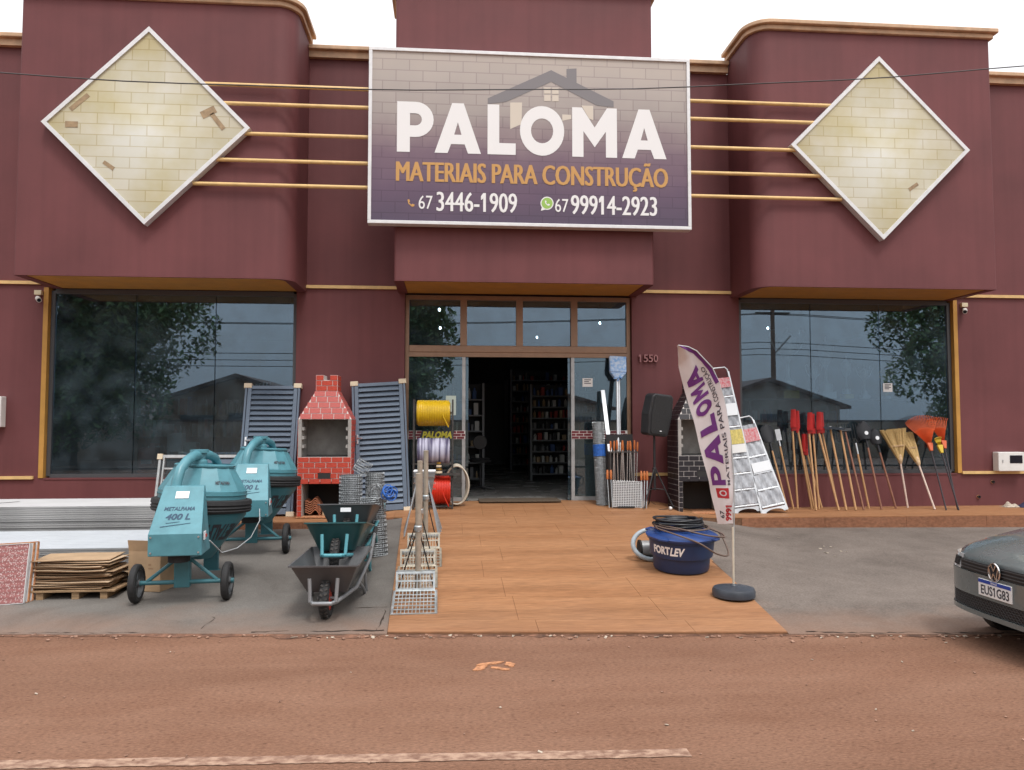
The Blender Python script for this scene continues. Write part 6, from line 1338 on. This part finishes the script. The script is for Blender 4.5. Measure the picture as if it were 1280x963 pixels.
# things seen behind the other window
for (x, h, w_, m, lb) in ((-4.15, .62, .22, 'label_white', 'white boxed cooker hood standing in the window display'), (-3.93, .48, .20, 'mint_paper', 'pale green carton beside the white box in the window'), (-4.55, .40, .26, 'carton_red', 'red gas bottle shape standing in the window display')):
    t = thing('display_carton', lb, 'carton', (x, 11.9, .842))
    MB().bb(-w_ / 2, w_ / 2, -.1, .1, 0, h).build('body', m, t, bevel=.02); MB().bb(-w_ * .3, w_ * .3, -.1015, -.1005, h * .4, h * .55).build('print', 'ink' if m != 'carton_red' else 'label_white', t)
for k in range(4):
    t = thing('conduit_pipe', 'thin pale pipe leaning inside the window beside the louvred door', 'pipe', group='pipes leaning inside the window'); aim(t, (-3.15 + .12 * k, 11.6, .842), (-2.92 + .05 * k, 11.9, 2.25)); MB().cyl((0, 0, 0), (0, 0, 1.4), .01, n=8).build('tube', 'label_white', t, smooth=40); MB().cyl((0, 0, 1.4), (0, 0, 1.43), .013, n=8).build('cap', 'alu', t)
# ================================================================== PARKED CAR (only its nose reaches into view)
mat('car_paint', (0.150, 0.178, 0.182), .26, metal=.35, coat=.6, var=.05, scale=3); mat('car_black', (.012, .012, .013), .5); mat('lamp_glass', (.55, .56, .56), .12, metal=.3); mat('plate_white', (.74, .74, .73), .4); mat('plate_blue', (.015, .05, .30), .4)
car = thing('parked_car', 'dark grey hatchback parked along the road edge, nose with number plate showing', 'car', (3.79, 5.02, 0.0), (0, 0, pi)); car.scale = (.80, .80, .90)
W2 = .82
def cw(x):
    t = min(1, max(0, -x / .38)); tr = min(1, max(0, (x + 3.9) / .3)); f = lambda q: (1 - (1 - q) ** 3) ** (1 / 3); return W2 * max(.02, f(t)) * max(.05, f(tr)) * (.97 + .03 * sin(min(1, -x / 3.9) * pi))
def ctop(x): return .665 + .30 * min(1, -x / 1.2) ** .62 + .04 * ss((-x - 1.2) / 2.0)
xs_ = [-.0005, -.004, -.012, -.03, -.06, -.10, -.15, -.22, -.30, -.38] + [-.38 - (3.9 - .38 - .3) * k / 24 for k in range(1, 25)] + [-3.7, -3.8, -3.86, -3.895]
sec = [(.90, .27), (.97, .30), (1.0, .40), (1.0, .56), (.985, .70), (.95, .86), (.90, .955), (.78, 1.0), (.5, 1.028), (.2, 1.04)]
def cpt(x, i):
    s, zf = (sec + [(-a, b) for a, b in sec[::-1]])[i]; zt = ctop(x); z = zf if zf <= .40 else .40 + (zf - .40) / .60 * (zt - .40)
    return (x, cw(x) * s, z)
b = MB(); n = 2 * len(sec); b.add([cpt(x, i) for x in xs_ for i in range(n)], [(k * n + i, k * n + (i + 1) % n, (k + 1) * n + (i + 1) % n, (k + 1) * n + i) for k in range(len(xs_) - 1) for i in range(n)] + [tuple(range(n)), tuple((len(xs_) - 1) * n + i for i in range(n - 1, -1, -1))])
b.build('body', 'car_paint', car, smooth=50)
def xf(y): q = min(.9999, abs(y) / W2); return -.38 * (1 - (1 - q ** 3) ** (1 / 3))
def skin(name, y0, y1, z0, z1, off, m, parent=car, back=0.0, zc=None):
    f = lambda u, v: (xf(lerp(y0, y1, u)) + off - back * v, lerp(y0, y1, u), lerp(z0, z1, v) + (zc(lerp(y0, y1, u)) if zc else 0)); nu = 24
    mb = MB().grid(f, nu, 2); g2 = MB().grid(lambda u, v: (f(u, v)[0] - .05, f(u, v)[1], f(u, v)[2]), nu, 2); mb.add(g2.v, g2.f)
    for v in (0, 1): mb.grid(lambda u, q: (f(u, v)[0] - .05 * q, f(u, v)[1], f(u, v)[2]), nu, 1)
    return mb.build(name, m, parent, smooth=40)
skin('bumper', -.80, .80, .405, .585, .022, 'car_paint'); skin('bumper_lip', -.80, .80, .255, .292, .030, 'car_paint'); lg = skin('lower_grille', -.74, .74, .293, .404, .010, 'car_black')
mat('mesh_grey', (.06, .062, .065), .5)
mb = MB()
for r_ in range(6):
    z = .303 + .0185 * r_; P = []
    for k in range(75): y = -.72 + 1.44 * k / 74; P.append((xf(y) + .0145, y, z + (.0055 if (k + r_) % 2 else -.0055)))
    mb.tube(P, .0028, 4)
mb.build('grille_mesh', 'mesh_grey', lg)['kind'] = 'stuff'
gg = skin('upper_grille', -.495, .495, .590, .672, .012, 'car_black')
for z in (.607, .632, .658): skin('grille_bar', -.485, .485, z, z + .007, .018, 'mesh_grey', gg)
for s in (-1, 1): y0, y1 = (s * .50, s * .805); hl_ = skin('headlight', min(y0, y1), max(y0, y1), .588, .70, .016, 'lamp_glass', back=.04); ya, yb = sorted((s * .53, s * .64)); skin('reflector', ya, yb, .61, .675, .021, 'car_black', hl_, back=.02)
bd_ = MB(); R_ = Matrix.Translation((xf(0) + .03, 0, .632)) @ Matrix.Rotation(pi / 2, 4, 'Y'); bd_.lathe([(.062, 0), (.066, .008), (.070, .008), (.074, 0)], 30, R_, close=True)
bd_.build('badge_ring', 'chrome', car, smooth=40); MB().lathe([(0, -.004), (.064, -.004), (.064, .0), (0, .001)], 30, R_).build('badge_ground', 'tool_black', car)
v_ = MB(); X0 = xf(0) + .033
def stroke(a, b_, w_=.0105): a, b_ = Vector((X0, *a)), Vector((X0, *b_)); d = (b_ - a).normalized(); nn = Vector((1, 0, 0)).cross(d) * w_ / 2; v_.hexa([a - nn, a + nn, b_ + nn, b_ - nn, a - nn + Vector((.006, 0, 0)), a + nn + Vector((.006, 0, 0)), b_ + nn + Vector((.006, 0, 0)), b_ - nn + Vector((.006, 0, 0))])
for P in ([(.028, .690), (0, .640)], [(-.028, .690), (0, .640)], [(.056, .668), (.028, .574)], [(.028, .574), (0, .626)], [(0, .626), (-.028, .574)], [(-.028, .574), (-.056, .668)]): stroke(*P)
v_.build('badge_monogram', 'chrome', car)
pt_ = thing('tmp', '', ''); bpy.data.objects.remove(pt_)
MB().bb(.020, .034, -.20, .20, .43, .56).build('number_plate', 'plate_white', car, bevel=.003); MB().bb(.0345, .0355, -.197, .197, .53, .557).build('plate_band', 'plate_blue', car)
PM = Matrix(((0, -1, 0, .036), (1, 0, 0, 0), (0, 0, 1, 0), (0, 0, 0, 1)))
text('plate_lettering', 'EUS1G83', 'ink', car, -.165, .175, .445, .517, 0, .02, M=PM); text('plate_lettering', 'BRASIL', 'plate_white', car, -.04, .04, .536, .551, -.0005, .01, M=PM)
cab = MB(); side = [(-1.1, .97, .74), (-1.85, 1.40, .57), (-3.05, 1.42, .56), (-3.75, 1.0, .70)]
cab.add([(x, w_, z) for x, z, w_ in side] + [(x, -w_, z) for x, z, w_ in side], [(0, 1, 2, 3), (7, 6, 5, 4), (0, 4, 5, 1), (1, 5, 6, 2), (2, 6, 7, 3)]); cab.build('window_glass', 'dark_glass', car)
MB().hexa([(-1.80, -.585, 1.385), (-3.1, -.575, 1.405), (-3.1, .575, 1.405), (-1.80, .585, 1.385), (-1.88, -.53, 1.44), (-3.02, -.52, 1.455), (-3.02, .52, 1.455), (-1.88, .53, 1.44)]).build('roof', 'car_paint', car, bevel=.03)
for s in (-1, 1):
    for P in (((-1.08, s * .745, .965), (-1.84, s * .578, 1.405)), ((-2.35, s * .735, .98), (-2.40, s * .572, 1.41)), ((-3.77, s * .70, .99), (-3.06, s * .565, 1.42))): MB().tube(P, .028, 8).build('pillar', 'car_paint', car, smooth=40)
    MB().lathe([(.03, 0), (.09, .02), (.1, .08), (.06, .12)], 12, Matrix.Translation((-1.35, s * .86, .98)) @ Matrix.Rotation(pi / 2, 4, 'Y')).build('wing_mirror', 'car_paint', car, smooth=40)
    for x in (-.72, -3.15):
        wn = link('wheel', MB().cyl((x, s * .6, .285), (x, s * .80, .285), .05, n=12).mesh('wheel', 'alu_dull'), car); wheel_parts(wn, (x, s * .735, .285), .285, .17, 'Y', 'alu_dull')
        MB().cyl((x, s * .70, .30), (x, s * (W2 + .006), .30), .335, n=32).build('wheel_arch', 'car_black', car)

# ================================================================== ACROSS THE STREET (seen mirrored in the glass)
def leaf_mat(name, c1, c2):
    m = mat(name, c1, .6, var=.5, scale=.9, col2=c2, spec=.3); return m
leaf_mat('leaf', (.12, .19, .07), (.06, .11, .035)); mat('bark', (.10, .075, .055), .9, var=.3, scale=8, bump=.4)
def tree(label, loc, h, R, n, seed):
    rr = random.Random(seed); t = thing('leafy_tree', label, 'tree', loc)
    MB().tube([(0, 0, 0), (.1, .05, h * .2), (.0, .1, h * .42), (.1, 0, h * .7)], [R * .10, R * .08, R * .06, R * .03], 10).build('trunk', 'bark', t, smooth=50)
    cl_ = []
    for k in range(44):
        a = rr.uniform(0, 2 * pi); q = R * rr.uniform(.15, .82); z = h * rr.uniform(.16, .93); q *= math.sqrt(max(.1, 1 - ((z / h - .6) / .42) ** 2)); c = Vector((q * cos(a), q * sin(a), z)); cl_.append((c, R * rr.uniform(.24, .42)))
        if k < 12: MB().tube([(0, .05, h * .35), (c.x * .5, c.y * .5, lerp(h * .35, c.z, .6)), c], [R * .035, R * .02, R * .006], 6).build('limb', 'bark', t, smooth=50)
    m = MB()
    for k in range(n):
        c, r_ = rr.choice(cl_); d = Vector((rr.gauss(0, 1), rr.gauss(0, 1), rr.gauss(0, .8))).normalized() * r_ * rr.uniform(.55, 1.05) ** .6; p = c + d; s = rr.uniform(.12, .24); M_ = rotm(rr.uniform(-1, 1), rr.uniform(-1, 1), rr.uniform(0, 6))
        m.add([p + M_ @ Vector(q) * s for q in ((-.5, 0, 0), (0, -.35, .1), (1, 0, 0), (0, .35, .1))], [(0, 1, 2, 3)])
    m.build('crown', 'leaf', t)['kind'] = 'stuff'
tree('broad leafy tree mirrored in the window behind the mixers', (-14.5, -7.0, 0), 10.2, 5.6, 44000, 1)
tree('leafy tree mirrored in the transom over the entrance', (-1.9, -9.0, 0), 7.4, 2.6, 12000, 2)
tree('tall leafy tree mirrored at the far side of the rakes window', (21.5, -7.5, 0), 10.5, 3.5, 18000, 3)
mat('plaster_tan', (.50, .38, .28), .8, var=.2, scale=1); mat('plaster_pale', (.5, .48, .44), .8, var=.15, scale=1); mat('roof_clay', (.16, .10, .085), .85, var=.3, scale=3); mat('shutter', (.10, .11, .13), .5)
def house(label, x0, x1, y, h, ridge, m):
    t = thing('house', label, 'house', ((x0 + x1) / 2, y, 0), (0, 0, 0)); W_ = (x1 - x0) / 2
    MB().prism([(-W_, 0), (W_, 0), (W_, h), (0, ridge), (-W_, h)], -7, 0).build('wall', m, t)
    for s in (-1, 1): d = Vector((W_, h - ridge)); L_ = d.length; MB().hexa([(s * (W_ + .4), -7.3, h - .25), (s * (W_ + .4), .4, h - .25), (0, .4, ridge + .02), (0, -7.3, ridge + .02), (s * (W_ + .4), -7.3, h - .1), (s * (W_ + .4), .4, h - .1), (0, .4, ridge + .2), (0, -7.3, ridge + .2)]).build('roof', 'roof_clay', t)
    for (a, b_, c, d) in ((-.7 * W_, -.3 * W_, .9, 2.0), (-.1 * W_, .15 * W_, 0, 2.1), (.4 * W_, .75 * W_, .9, 2.0)): MB().bb(a, b_, .005, .06, c, d).build('shutter', 'shutter', t)
house('tan gabled house mirrored in the mixers window', -13.3, -6.2, -13, 2.7, 3.7, 'plaster_tan')
house('pale gabled house mirrored in the rakes window', 12.0, 19.5, -14, 2.6, 3.7, 'plaster_pale')
house('low pale house mirrored beside the door', 1.5, 8.5, -18, 2.6, 3.4, 'plaster_pale')
house('long low house mirrored at the end of the mixers window', -26, -16.5, -15, 3.2, 4.4, 'plaster_pale')
gw = thing('garden_wall', 'plain plastered garden wall across the street', 'wall', (3, -11, 0)); MB().bb(-40, 40, -.15, 0, 0, 1.7).build('panel', 'plaster_tan', gw); MB().bb(-40, 40, -.2, .05, 1.701, 1.78).build('coping', 'roof_clay', gw)
tag(MB().grid(lambda u, v: (-60 + 120 * u, -12 + 7 * v, .06), 1, 1).build('pavement', 'concrete_old'), kind='structure')
up_ = thing('utility_pole', 'concrete utility pole with crossarm mirrored in the rakes window', 'pole', (18.3, -19.0, 0)); MB().cyl((0, 0, 0), (0, 0, 8.3), .17, .11, 12).build('shaft', 'concrete_old', up_, smooth=40); MB().bb(-1.0, 1.0, -.06, .06, 7.85, 7.97).build('crossarm', 'bark', up_); MB().tube([(0, 0, 5.5), (.9, .3, 6.6)], .05, 8).build('lamp_arm', 'alu_dull', up_)
for k, z in enumerate((7.9, 7.9, 6.3, 5.9, 5.6)):
    o = MB().tube([(-40 + 100 * i / 40, -19 + (.4 if k % 2 else 0) + .0 * i, z - .9 + .9 * (abs(((-40 + 100 * i / 40) - 18.3)) / 29 - 1) ** 2 if z < 9 else z) for i in range(41)], .022, 5).build('power_line', 'cable'); tag(o, 'power line slung past the utility pole across the street', 'cable', 'power lines across the street')
